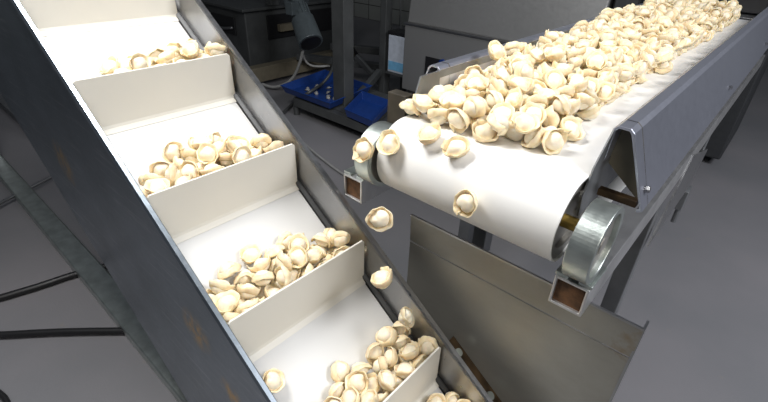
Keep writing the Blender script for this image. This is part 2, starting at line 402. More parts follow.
# ------------------------------------------------------------ background
# dark cabinet machine on the left
mc = empty('machine_cabinet', (-4.3, 2.9, 0), 'low dark steel machine cabinet standing at the far left behind the inclined conveyor', 'machine')
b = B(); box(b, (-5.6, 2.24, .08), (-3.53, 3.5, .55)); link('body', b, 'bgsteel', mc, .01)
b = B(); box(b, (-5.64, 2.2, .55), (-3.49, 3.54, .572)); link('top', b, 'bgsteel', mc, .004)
b = B(); box(b, (-4.15, 2.225, .34), (-3.68, 2.2395, .48)); link('recess_shade', b, 'black', mc, .003)  # black sheet on the face, shade of the handle recess as colour
b = B(); path(b, [(-4.12, 2.215, .42), (-4.0, 2.2, .385), (-3.85, 2.2, .38), (-3.70, 2.215, .40)], .012); link('handle', b, 'rail', mc, smooth=True)
b = B(); box(b, (-3.5295, 2.45, .30), (-3.515, 3.2, .50)); link('side_opening_shade', b, 'black', mc, .003)  # closed black slab, the unlit inside of the opening painted on
b = B(); box(b, (-3.5145, 2.55, .36), (-3.47, 2.75, .42)); link('valve_block', b, 'olive', mc, .003)
b = B(); cyl(b, (-3.50, 2.9, .33), (-3.50, 2.9, .46), .02, 14); link('valve', b, 'hose', mc)
for x, y in ((-5.5, 2.34), (-3.63, 2.34), (-3.63, 3.4), (-5.5, 3.4)):
    b = B(); cyl(b, (x, y, 0), (x, y, .08), .03, 16); link('foot', b, 'black', mc)
# low frame with beams in front of the cabinet
lf = empty('low_machine_frame', (-2.9, 2.4, 0), 'low dark beam frame on the floor under the grey motor', 'frame')
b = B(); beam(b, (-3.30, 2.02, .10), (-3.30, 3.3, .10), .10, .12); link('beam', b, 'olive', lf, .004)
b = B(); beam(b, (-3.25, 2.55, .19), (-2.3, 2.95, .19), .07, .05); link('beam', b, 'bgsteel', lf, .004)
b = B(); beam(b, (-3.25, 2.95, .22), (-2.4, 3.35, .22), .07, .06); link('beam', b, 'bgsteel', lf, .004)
for p in ((-3.3, 2.1), (-3.3, 3.2)):
    b = B(); cyl(b, (*p, 0), (*p, .045), .04, 16); link('foot', b, 'black', lf)
for p in ((-2.35, 2.93), (-2.45, 3.33)):
    b = B(); box(b, (p[0]-.02, p[1]-.02, 0), (p[0]+.02, p[1]+.02, .17)); link('leg', b, 'bgsteel', lf, .002)
# motor hanging from a bracket arm that stands on the cabinet
YM = 2.35
A_ = ay(297, 4, YM+.03); E_ = ay(311, 43, YM-.05)
mo = empty('electric_motor', A_, 'grey finned electric motor tilted downwards on a bracket above the low frame', 'motor')
ax = (E_-A_).normalized()
b = B(); cyl(b, A_, A_+ax*.15, .064, 28, .070)
for k in range(14):
    a = 2*PI*k/14; u = ax.orthogonal().normalized(); v = ax.cross(u); d = u*math.cos(a)+v*math.sin(a)
    beam(b, A_+ax*.03+d*.068, A_+ax*.15+d*.070, .007, .014)
link('finned_body', b, 'motor', mo)
b = B(); cyl(b, A_+ax*.14, E_, .088, 32, .096); fc = link('fan_cover', b, 'motor', mo, .004)
b = B(); cyl(b, E_, E_+ax*.004, .080, 32); link('fan_grille', b, 'black', fc)
b = B(); cyl(b, A_-ax*.05, A_, .095, 24); link('mounting_flange', b, 'motor', mo, .003)
b = B(); u = ax.orthogonal().normalized(); box(b, tuple(A_+Vector((.02, -.13, -.06))), tuple(A_+Vector((.10, -.06, .03)))); link('terminal_box', b, 'motor', mo, .004)
b = B(); beam(b, A_-ax*.04, (-3.54, 2.55, .71), .06, .06); beam(b, (-3.56, 2.55, .573), (-3.56, 2.55, .74), .09, .09); link('bracket', b, 'bgsteel', mo, .004)
# hoses
def hose(name, pts, r, mat, *t, **k):
    b = B(); path(b, pts, r); return tag(link(name, b, mat, None, 0, True), *t, **k)
hose('hose', [ay(304, 46, 2.3), ay(300, 62, 2.28), ay(294, 76, 2.25), ay(285, 84, 2.2), ay(273, 87, 2.15), ay(262, 84, 2.12)], .012, 'hose', 'pale grey hose hanging down from the motor in a loop', 'hose')
hose('hose', [ay(302, 48, 2.35), ay(305, 60, 2.36), ay(313, 66, 2.4), ay(330, 66, 2.5)], .009, 'hose', 'thin grey hose branching off below the motor towards the rack post', 'hose')
hose('hose', [ay(334, 60, 2.5), az(331, 72, .25), az(322, 84, .18), az(308, 93, .16), az(295, 102, .03), az(283, 113, .02), az(276, 120, .02)], .011, 'bgsteel', 'dull grey hose lying across the front of the nearer blue tray', 'hose')
# rack of steel posts
rk = empty('steel_rack', (-2.2, 2.3, 0), 'tall dark steel rack with two posts and a low shelf holding blue trays', 'rack')
p1 = az(343, 121, 0); p2 = az(383, 99, 0)
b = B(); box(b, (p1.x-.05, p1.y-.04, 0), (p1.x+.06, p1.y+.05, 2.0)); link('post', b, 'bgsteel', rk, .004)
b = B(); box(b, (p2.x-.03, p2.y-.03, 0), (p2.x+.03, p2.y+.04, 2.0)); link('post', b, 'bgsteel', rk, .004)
c1 = az(296, 101, .10); c2 = az(372, 130, .10)
b = B(); beam(b, c1, c2, .05, .06); link('shelf_rail', b, 'bgsteel', rk, .003)
c3 = az(345, 78, .12)
b = B(); beam(b, c1, (c1.x+.1, c1.y+.52, .10), .05, .05); link('shelf_rail', b, 'bgsteel', rk, .003)
c4 = (c2.x-.10, c2.y+.52, .10)
b = B(); beam(b, c2, c4, .05, .05); link('shelf_rail', b, 'bgsteel', rk, .003)
b = B(); beam(b, (p1.x+.02, p1.y+.04, .10), (p2.x-.02, p2.y-.03, .22), .04, .05); link('shelf_rail', b, 'bgsteel', rk, .003)
b = B(); beam(b, (p2.x, p2.y, .10), (p2.x-.26, p2.y-.05, .30), .03, .04); link('brace', b, 'bgsteel', rk, .003)
b = B(); sheet(b, [c1+Vector((.02, .03, .03)), c2+Vector((-.02, .02, .03)), Vector(c4)+Vector((0, 0, .03)), Vector((c1.x+.1, c1.y+.52, .13))], .004); link('shelf', b, 'bgsteel', rk)
for c in (c1, c2):
    b = B(); cyl(b, (c.x, c.y, 0), (c.x, c.y, .075), .022, 14); link('leg', b, 'bgsteel', rk)
# shallow blue trays
def tray(P, label):
    # P: four corners going round, floor level of the tray
    c = sum((Vector(p) for p in P), Vector())/4
    t = empty('plastic_tray', c, label, 'tray', group='blue plastic trays on the low shelf')
    def off(f, dz): return [(c+(Vector(p)-c)*f)+Vector((0, 0, dz)) for p in P]
    b = B(); L = [[b.verts.new(p) for p in off(f, z)] for f, z in ((.9, 0), (1.0, .05), (1.03, .05), (1.03, .044), (1.01, .044), (.92, -.005))]
    for k in range(5):
        for i in range(4): b.faces.new((L[k][i], L[k][(i+1) % 4], L[k+1][(i+1) % 4], L[k+1][i]))
    b.faces.new(L[0]); b.faces.new(L[5][::-1])
    link('tray_body', b, 'bluep', t, .004)
    return t, c
z = .15
_, TR = tray([az(282, 92, z), az(330, 110, z), az(371, 92, z), az(325, 76, z)], 'wide blue plastic tray lying left on the low shelf of the rack, scraps in it')
tray([az(345, 116, z), az(372, 128, z), az(391, 108, z), az(362, 98, z)], 'smaller blue plastic tray lying right on the low shelf, beside the grey post')
# black cable behind the rack
hose('cable', [az(351, 45, .35), az(360, 58, .22), az(371, 67, .08), az(385, 71, .02), az(400, 71, .02)], .012, 'black', 'black cable sagging from the rack post to the floor by the steel machine', 'cable')
hose('cable', [(-4.3, 5.18, .5), (-3.6, 4.4, .05), (-2.9, 3.6, .012), (-2.2, 3.4, .012)], .010, 'hose', 'thin pale cable on the floor behind the rack posts', 'cable')
# large steel machine
Y0 = 2.6
sm = empty('steel_machine', (-1.45, Y0, 0), 'large brushed steel machine housing standing behind the level conveyor', 'machine')
xl, xr = -2.10, -.80
b = B(); box(b, (xl, Y0, .16), (xr, Y0+1.0, .620))
body = link('lower_housing', b, 'hood', sm, .006)
b = B(); prism_x(b, [(Y0+.012, .628), (Y0+.10, 1.30), (Y0+1.0, 1.30), (Y0+1.0, .628)], xl+.01, xr-.005); link('upper_housing', b, 'hood', sm, .01)
b = B(); box(b, (xl-.005, Y0-.012, .618), (xr+.005, Y0+1.0, .630)); link('ledge_trim', b, 'rail', sm, .002)
w0 = ay(426, 56, Y0); w1 = ay(447, 72, Y0)
b = B(); box(b, (w0.x, Y0-.004, w1.z-.05), (w0.x+.42, Y0+.02, w0.z)); link('opening_shade', b, 'black', sm)  # black slab on the housing paints the darkness inside an opening
b = B(); p = ay(443, 62, Y0-.01); cyl(b, p, p+Vector((0, -.02, 0)), .02, 16); link('switch', b, 'bluep', sm)
for x in (xl+.06, xr-.06):
    for y in (Y0+.06, Y0+.94):
        b = B(); cyl(b, (x, y, 0), (x, y, .165), .035, 16); link('leg', b, 'bgsteel', sm)
b = B(); q0 = ay(388, 71, Y0+.04); box(b, (q0.x-.01, Y0+.02, q0.z-.012), (xl+.001, Y0+.16, q0.z)); link('side_bracket', b, 'bgsteel', sm)
# white container on the bracket
q1 = ay(389, 34, Y0+.03)
wc = empty('plastic_container', (q0.x+.04, Y0+.09, q0.z), 'white plastic container with black cap on the left side of the steel machine', 'container')
b = B(); box(b, (q0.x, Y0+.03, q0.z+.001), (xl-.006, Y0+.15, q1.z)); link('body', b, 'white', wc, .008)
b = B(); box(b, (q0.x-.004, Y0+.026, q1.z), (xl-.006, Y0+.154, q1.z+.025)); link('cap', b, 'black', wc, .004)
b = B(); box(b, (q0.x+.012, Y0+.027, q0.z+.02), (xl-.02, Y0+.0298, q0.z+.085)); link('label_sticker', b, 'label', wc)
# feeder at the far end of the level conveyor
fm = empty('feeding_machine', (-.35, 3.3, 0), 'black feeding machine with a pale top strip at the far end of the level conveyor', 'machine')
b = B(); box(b, (-.70, 3.22, .05), (-.10, 3.9, 1.06)); link('body', b, 'dark', fm, .01)
b = B(); box(b, (-.515, 2.93, .893), (-.175, 3.219, .975)); link('hood', b, 'black', fm, .006)
b = B(); box(b, (-.515, 2.92, .976), (-.175, 3.219, 1.0)); link('top_strip', b, 'white', fm, .004)
for x in (-.6, -.2):
    for y in (3.4, 3.8):
        b = B(); cyl(b, (x, y, 0), (x, y, .055), .03, 14); link('foot', b, 'black', fm)
cb = empty('dark_gap_box', (-.71, 2.95, 0), 'added black box filling the dark gap between the steel machine and the far end of the level conveyor', 'cabinet')  # added black box where the background behind is just dark
b = B(); box(b, (-.785, 2.66, .06), (-.66, 3.15, 1.25)); link('body', b, 'black', cb, .006)
b = B(); box(b, (-.775, 2.654, .5), (-.67, 2.6595, 1.2)); link('box_front', b, 'dark', cb, .002)
b = B(); box(b, (-.77, 2.68, 0), (-.675, 3.13, .06)); link('box_base', b, 'dark', cb)
rs = random.Random(4); b = B()
for _ in range(16):
    p = TR+Vector((rs.uniform(-.16, .16), rs.uniform(-.12, .12), .002)); cyl(b, p, p+Vector((rs.uniform(-.01, .01), rs.uniform(-.01, .01), .012)), rs.uniform(.012, .025), 9, rs.uniform(.006, .012))
tag(link('dough_scraps', b, 'hose', None, 0, True), 'pale scraps of dough scattered in the wider blue tray', 'scraps', kind='stuff')
# floor cables by the base bar
hose('cable', [az(-40, 309, .014), az(0, 298, .014), az(40, 286, .014), az(80, 273, .014), az(150, 255, .014)], .013, 'black', 'thick black cable on the floor, the upper of the two left of the base bar', 'cable')
hose('cable', [az(-40, 336, .013), az(0, 335, .013), az(60, 332, .013), az(118, 331, .013), az(180, 331, .013)], .012, 'black', 'black cable straight on the floor, the lower of two left of the base bar', 'cable')
hose('cable', [az(-14, 384, .012), az(-2, 392, .012), az(6, 400, .012), az(10, 414, .012)], .008, 'black', 'short bend of black cable at the bottom left on the floor', 'cable')
hose('hose', [az(270, 118, .012), az(284, 127, .012), az(300, 140, .012), az(320, 157, .012), az(343, 174, .012), az(372, 190, .012)], .007, 'hose', 'thin grey line curving over the floor behind the inclined conveyor', 'hose')  # thin grey tube following a curved edge in the floor tone
# ------------------------------------------------------------ light
def area(name, loc, target, size, power, col=(1, 1, 1), sy=None):
    l = bpy.data.lights.new(name, 'AREA'); l.energy = power; l.size = size; l.color = col
    if sy: l.shape = 'RECTANGLE'; l.size_y = sy
    o = bpy.data.objects.new(name, l); C.objects.link(o); o.location = loc
    o.rotation_euler = (Vector(target)-Vector(loc)).to_track_quat('-Z', 'Y').to_euler()
area('key_lamp', (-1.05, .12, 2.25), (-.5, .7, .7), .6, 38, (1, .995, .99))
area('front_fill', (.9, -.7, 2.5), (-.4, 1.0, .6), .9, 18, (1, .95, .88))  # added fill from the camera side, brightens the flight faces
area('overhead_fill', (1.8, 1.3, 2.9), (1.2, 1.5, 0), 1.2, 105, (.93, .95, 1))  # added overhead fill that lifts the floor on the right
w = bpy.data.worlds.new('world'); bpy.context.scene.world = w; w.use_nodes = True
w.node_tree.nodes['Background'].inputs[0].default_value = (.55, .62, .75, 1); w.node_tree.nodes['Background'].inputs[1].default_value = .09
vs = bpy.context.scene.view_settings; vs.view_transform = 'Standard'; vs.look = 'None'; vs.gamma = 1; vs.exposure = 0; vs.use_curve_mapping = False
# ------------------------------------------------------------ dumplings
def dumpling_mesh(seed):
    rnd = random.Random(seed*7+1); ph = [rnd.uniform(0, 6.28) for _ in range(8)]
    asp = rnd.uniform(.86, 1.0); lift = rnd.uniform(.0075, .0115); hh = rnd.uniform(.0135, .0165); lo = rnd.uniform(.0125, .015)
    rr = rnd.uniform(.0172, .0185); off = rnd.uniform(.001, .003)
    so = Vector((seed*3.1, seed*1.7, 0))
    b = B(); n, m_ = 26, 13; rows = []
    def wob(p, a=.09, f=75): return p*(1+a*noise.noise(p*f+so))
    for j in range(1, m_):
        th = PI*j/m_; row = []
        for i in range(n):
            a = 2*PI*i/n
            r = (rr+.0009*math.sin(2*a+ph[0])+.0006*math.sin(5*a+ph[1]))*math.sin(th)**.9
            z = math.cos(th)*(hh if th < PI/2 else lo)
            k = max(0, math.cos(a-PI))**4
            r *= 1-.22*k; z -= .004*k*math.sin(th)              # the belly is thin where the corners meet
            row.append(b.verts.new(wob(Vector((r*math.cos(a)+off, r*math.sin(a)*asp, z)))))
        rows.append(row)
    t = b.verts.new(wob(Vector((off, 0, hh*.99)))); u = b.verts.new(wob(Vector((off, 0, -lo*.99))))
    for r0, r1 in zip(rows, rows[1:]):
        for i in range(n): b.faces.new((r0[i], r1[i], r1[(i+1) % n], r0[(i+1) % n]))
    for i in range(n): b.faces.new((t, rows[0][i], rows[0][(i+1) % n])); b.faces.new((u, rows[-1][(i+1) % n], rows[-1][i]))
    bmesh.ops.recalc_face_normals(b, faces=b.faces)
    me = bpy.data.meshes.new('dumpling'); b.to_mesh(me); b.free(); me.materials.append(M['dough'])
    for p in me.polygons: p.use_smooth = True
    # folded rim: a brim standing up round the belly, its two corners brought together and pinched at angle PI
    b = B(); n = 44; prev = None; first = None
    for i in range(n+1):
        f = i/n; a = -PI+.10+(2*PI-.20+.45)*f
        over = max(0, (f-.84)/.16); e = max(over, max(0, (.13-f)/.13))
        w = (.0066+.0016*math.sin(2*a+ph[2])+.0008*math.sin(7*a+ph[3])+.0014*math.cos(a))*(1-.25*e)
        zb = -.0005+.0016*math.sin(2*a+ph[4])+.003*over-.001*math.cos(a)
        zl = lift*(.85+.25*math.cos(a+ph[5]))*(1+.35*e)+.0013*math.sin(4*a+ph[6])+.0005*math.sin(9*a+ph[7])
        rb = .0168-.0015*e+.0012*over+off*math.cos(a)
        prof = [(rb-.003, zb-.0050), (rb+w*.45, zb-.0030), (rb+w*.86, zb+zl*.42), (rb+w, zb+zl), (rb+w*.84, zb+zl+.0009), (rb+w*.50, zb+zl*.48), (rb-.0005, zb+.0012)]
        ring = [b.verts.new(wob(Vector((r*math.cos(a), r*math.sin(a)*asp, z)), .07, 90)) for r, z in prof]
        if prev:
            for q in range(7): b.faces.new((prev[q], prev[(q+1) % 7], ring[(q+1) % 7], ring[q]))
        else: first = ring
        prev = ring
    b.faces.new(first[::-1]); b.faces.new(prev)
    bmesh.ops.recalc_face_normals(b, faces=b.faces)
    mr = bpy.data.meshes.new('folded_rim'); b.to_mesh(mr); b.free(); mr.materials.append(M['rim'])
    for p in mr.polygons: p.use_smooth = True
    return me, mr
KINDS = [dumpling_mesh(k+1) for k in range(9)]
# kind of shape, position and turn of every dumpling as it came to rest
ON_BELT = '''2,-0.4,0.659,0.91,0.5,0.66,-0.47,0.32
2,-0.35,0.664,0.903,0.96,0.12,0.21,-0.17
3,-0.342,0.704,0.922,0.83,0.41,-0.12,0.36
0,-0.444,0.661,0.902,0.84,-0.21,-0.29,-0.41
5,-0.387,0.677,0.932,0.74,-0.64,-0.03,-0.21
2,-0.367,0.691,0.904,0.03,-0.5,-0.87,-0
1,-0.43,0.679,0.927,0.66,0.06,-0.06,0.75
5,-0.39,0.711,0.924,0.69,-0.49,-0.05,-0.54
4,-0.321,0.662,0.925,0.23,-0.2,-0.93,0.22
8,-0.275,0.698,0.901,0.88,0.19,-0.43,-0.01
6,-0.309,0.701,0.903,0.79,-0.16,-0.42,-0.41
8,-0.241,0.706,0.91,0.57,-0.17,0.64,-0.48
2,-0.508,0.669,0.904,0.09,0.24,-0.95,0.15
4,-0.441,0.716,0.925,0.18,0.13,0.62,0.75
2,-0.477,0.662,0.917,0.07,0.13,0.1,0.98
0,-0.434,0.75,0.923,0.97,-0.15,-0.17,-0.03
6,-0.372,0.732,0.933,0.55,0.45,-0.67,0.22
6,-0.289,0.68,0.929,0.88,0.19,0.01,0.44
0,-0.308,0.772,0.931,0.57,0.08,-0.46,-0.68
6,-0.341,0.742,0.937,0.52,-0.02,-0.52,0.68
8,-0.278,0.767,0.912,0.36,-0.59,-0.04,-0.72
4,-0.294,0.726,0.926,0.48,0.23,-0.21,0.81
2,-0.257,0.735,0.901,0.17,-0.01,-0.23,-0.96
5,-0.482,0.712,0.928,0.09,0.89,-0.43,-0.12
1,-0.441,0.778,0.937,0.61,0.15,-0.07,0.77
2,-0.487,0.753,0.907,0.67,0.22,-0.58,-0.41
4,-0.387,0.761,0.95,0.93,-0.3,0.16,-0.14
7,-0.355,0.782,0.956,0.48,-0.23,0.02,-0.84
5,-0.341,0.782,0.929,0.06,-0.14,-0.01,0.99
6,-0.314,0.808,0.941,0.9,-0.01,-0.06,0.43
5,-0.264,0.809,0.902,0.94,-0.24,-0.18,-0.14
6,-0.272,0.791,0.935,0.47,0.32,-0.76,0.3
1,-0.244,0.774,0.903,0.72,0.22,0.2,0.63
0,-0.476,0.823,0.936,0.18,0.6,-0.29,0.72
5,-0.476,0.79,0.926,0.85,0.44,0,0.28
3,-0.448,0.85,0.934,0.94,-0.1,0.3,-0.12
4,-0.429,0.84,0.955,0.68,-0.4,0.4,-0.47
8,-0.404,0.806,0.955,0.54,-0.35,0.13,-0.75
5,-0.364,0.811,0.941,0.94,0.24,-0.22,0.08
2,-0.34,0.835,0.93,0.54,0.36,-0.41,0.64
3,-0.323,0.865,0.952,0.06,0.45,-0.12,0.88
3,-0.272,0.828,0.925,0.83,-0.11,-0.28,0.46
5,-0.297,0.845,0.935,0.85,-0.25,-0.38,-0.27
6,-0.452,0.892,0.943,0.03,0.54,0.04,0.84
7,-0.407,0.873,0.957,0.39,-0.43,0.26,-0.77
3,-0.381,0.892,0.941,0.91,0.27,-0.13,-0.28
0,-0.379,0.855,0.958,0.56,-0.01,-0.78,-0.28
0,-0.333,0.897,0.955,0.34,0.25,-0.38,-0.82
8,-0.268,0.875,0.926,0.82,-0.23,-0.14,-0.5
8,-0.288,0.888,0.949,0.94,0.09,-0.25,-0.22
6,-0.253,0.9,0.904,0.25,0.24,-0.07,-0.94
5,-0.484,0.922,0.969,0.23,0.39,-0.11,0.89
2,-0.424,0.921,0.957,0.36,0.15,-0.06,0.92
5,-0.373,0.925,0.952,0.7,-0.55,0.18,-0.42
2,-0.346,0.947,0.953,0.94,0.01,-0.19,0.29
5,-0.303,0.929,0.941,0.54,0.16,-0.04,0.82
5,-0.268,0.918,0.925,0.4,-0.37,-0.04,-0.84
0,-0.489,1.004,0.96,0.87,-0.34,-0.31,-0.18
4,-0.436,0.967,0.942,0.64,-0.32,-0.42,-0.56
7,-0.427,0.998,0.963,0.93,-0.09,0.13,-0.33
6,-0.329,0.969,0.938,0.78,-0.06,-0.41,0.47
6,-0.286,0.954,0.928,0.52,0.22,-0.32,0.76
0,-0.257,0.97,0.92,0.71,0.21,-0.31,0.6
0,-0.451,1.02,0.954,0.01,-0.53,-0.15,-0.83
5,-0.401,1.001,0.936,0.3,0.07,-0.14,0.94
7,-0.358,1.045,0.947,0.84,0.04,-0.38,0.37
8,-0.388,1.038,0.958,0.56,-0.38,0.61,-0.4
4,-0.387,0.996,0.972,0.97,0.09,-0.15,0.17
1,-0.321,1.045,0.93,0.59,0.04,-0.18,-0.79
0,-0.315,1.057,0.957,0.67,0.31,-0.14,0.66
6,-0.284,1.046,0.932,0.88,0.41,0.17,0.16
8,-0.274,1.009,0.933,0.88,0.01,-0.46,0.13
1,-0.264,1.029,0.902,0.46,-0.09,0.04,0.88
0,-0.418,1.048,0.961,0.54,-0.27,0.28,-0.75
4,-0.411,1.083,0.958,0.55,0.29,-0.29,0.72
0,-0.373,1.094,0.957,0.89,0.05,-0.33,-0.32
3,-0.341,1.081,0.955,0.74,0.08,-0.64,0.21
7,-0.287,1.082,0.931,0.83,-0.32,-0.42,-0.19
6,-0.305,1.103,0.946,0,-0.01,-0.57,-0.82
7,-0.271,1.073,0.903,0.94,-0.3,-0.09,-0.15
2,-0.459,1.124,0.959,0.27,-0.2,-0.31,-0.89
4,-0.269,1.117,0.931,0.83,-0.5,-0.2,0.15
6,-0.265,1.108,0.903,0.6,0.04,0.1,0.79
8,-0.322,1.16,0.942,0.7,0.19,-0.59,0.34
5,-0.314,1.193,0.942,0.77,0.18,-0.6,0.13
2,-0.478,1.188,0.969,0.96,-0.14,0.14,-0.19
4,-0.432,1.145,0.967,0.14,0.63,0.42,0.64
3,-0.399,1.204,0.956,0.53,0.09,-0.16,0.83
2,-0.344,1.228,0.947,0.47,-0.21,-0.1,-0.85
6,-0.303,1.228,0.936,0.35,-0.38,-0,-0.86
7,-0.262,1.208,0.933,0.65,0.4,0.64,0.12
1,-0.28,1.209,0.902,0.8,0.18,0.11,0.56
4,-0.447,1.222,0.959,0.95,-0.01,-0.03,0.32
4,-0.404,1.272,0.947,0.79,0.01,-0.46,0.39
5,-0.438,1.273,0.955,0.85,-0.05,-0.45,-0.28
3,-0.329,1.26,0.942,0.25,0.01,-0.27,0.93
0,-0.291,1.26,0.932,0.04,0.24,0.55,0.8
8,-0.254,1.251,0.939,0.12,-0.32,0.01,-0.94
1,-0.269,1.254,0.904,0.9,-0.19,0.32,-0.23
8,-0.418,1.308,0.953,0.4,-0.51,-0.37,-0.67
1,-0.362,1.288,0.953,0.05,0.09,0.04,-0.99
7,-0.385,1.322,0.964,0.69,-0.61,-0.36,-0.15
8,-0.33,1.313,0.94,0.65,-0.48,-0.38,-0.46
7,-0.265,1.313,0.939,0.01,0.29,0.32,0.9
7,-0.47,1.343,0.954,0.56,0.21,-0.5,0.63
2,-0.425,1.359,0.975,0.23,0.45,0.26,0.82
5,-0.31,1.337,0.928,0.73,0.39,-0.43,0.36
2,-0.476,1.389,0.967,0.56,0.17,-0.45,-0.68
1,-0.397,1.443,0.95,0.76,0.51,-0.21,0.36
5,-0.42,1.417,0.963,0.08,-0.52,0.25,-0.82
5,-0.373,1.411,0.952,0.14,-0.13,0.43,0.88
1,-0.319,1.414,0.938,0.47,-0.13,-0.06,-0.87
4,-0.254,1.385,0.931,0.01,-0.98,0.05,-0.2
2,-0.251,1.401,0.905,0.32,-0.94,0.06,-0.14
4,-0.351,1.443,0.949,0.91,-0.11,-0.32,-0.24
7,-0.288,1.441,0.941,0.18,-0.24,-0.15,0.94
3,-0.261,1.431,0.934,0.35,-0.8,0.46,-0.13
4,-0.421,1.495,0.968,0.85,0.14,0.1,-0.5
2,-0.367,1.483,0.952,0.07,-0.23,0.12,-0.96
0,-0.34,1.501,0.939,0.65,0.17,-0.19,-0.72
6,-0.279,1.504,0.951,0.78,-0.15,-0.21,-0.58
5,-0.401,1.534,0.963,0.92,-0.18,-0.16,-0.3
7,-0.336,1.545,0.955,0.79,-0.18,-0.29,-0.51
6,-0.316,1.527,0.935,0.8,0.59,0.07,-0.09
8,-0.256,1.524,0.936,0.03,-0.89,-0.14,-0.44
3,-0.496,1.612,0.961,0.86,-0.21,-0.27,-0.38
7,-0.433,1.59,0.965,0.99,-0.04,-0.04,0.09
2,-0.285,1.588,0.949,0.85,0.16,-0.03,0.51
0,-0.265,1.562,0.901,0.81,-0.07,-0.47,-0.33
8,-0.383,1.598,0.955,0.44,0.52,-0.58,0.45
4,-0.375,1.626,0.96,0.43,-0.64,-0.01,-0.64
8,-0.253,1.616,0.932,0.96,0.14,-0.18,0.16
0,-0.474,1.658,0.954,0.8,-0.02,-0.52,-0.28
4,-0.498,1.646,0.974,0.74,0.03,-0.09,-0.67
2,-0.431,1.648,0.961,0.89,-0.08,-0.45,0.09
5,-0.302,1.65,0.949,0.89,0.44,-0.14,0.01
0,-0.5,1.679,0.968,0.12,0.32,-0.34,0.87
1,-0.34,1.709,0.963,0.74,0.23,0.07,0.62
8,-0.29,1.722,0.928,0.91,-0.26,-0.25,-0.19
8,-0.254,1.733,0.925,0.93,0.16,-0.32,-0.1
6,-0.492,1.733,0.978,0.9,-0.03,-0.06,-0.43
5,-0.46,1.734,0.964,0.84,-0.17,-0.24,0.46
3,-0.385,1.763,0.96,0.84,0.18,-0.47,0.18
0,-0.48,1.815,0.975,0.73,0.16,-0.06,0.66
2,-0.431,1.805,0.974,0.89,0.09,0.01,-0.44
0,-0.255,1.793,0.928,0.89,0.06,-0.36,-0.27
2,-0.287,1.808,0.941,0.26,-0.35,-0.28,-0.86
1,-0.268,1.848,0.932,0.56,0.24,-0.09,0.79
2,-0.364,1.892,0.962,0.34,-0.62,-0.38,-0.59
5,-0.336,1.951,0.95,0.91,-0,-0.2,0.37
1,-0.348,1.919,0.946,0.23,-0.3,-0.39,-0.84
6,-0.262,1.978,0.938,0.28,0.65,-0.66,0.24
5,-0.288,1.992,0.952,0.77,-0.05,-0.64,0
2,-0.255,1.957,0.906,0.38,-0.06,-0.51,0.77
4,-0.477,2.057,0.959,0.9,0.35,-0.07,0.24
8,-0.341,2.058,0.958,0.55,-0.06,-0.57,-0.61
6,-0.306,2.029,0.952,0.21,-0.03,-0.97,-0.07
6,-0.267,2.08,0.939,0.82,-0.13,-0.1,-0.54
2,-0.442,2.099,0.957,0.31,0.61,-0.33,0.65
2,-0.275,2.243,0.949,0.29,0.11,-0.78,0.54
2,-0.424,2.277,0.96,0.43,-0.76,-0.25,-0.42
8,-0.322,2.253,0.96,0.84,0.15,-0.52,-0.11
3,-0.257,2.305,0.936,0.65,0.35,-0.25,0.63
2,-0.351,2.341,0.96,0.5,-0.57,0.55,0.36
5,-0.307,2.49,0.954,0.66,-0.2,0.01,-0.73
6,-0.275,2.543,0.957,0.86,0.47,0,-0.19
1,-0.345,2.516,0.954,0.68,0.07,-0.17,0.7
4,-0.254,2.537,0.929,0.29,-0.77,-0.57,-0'''
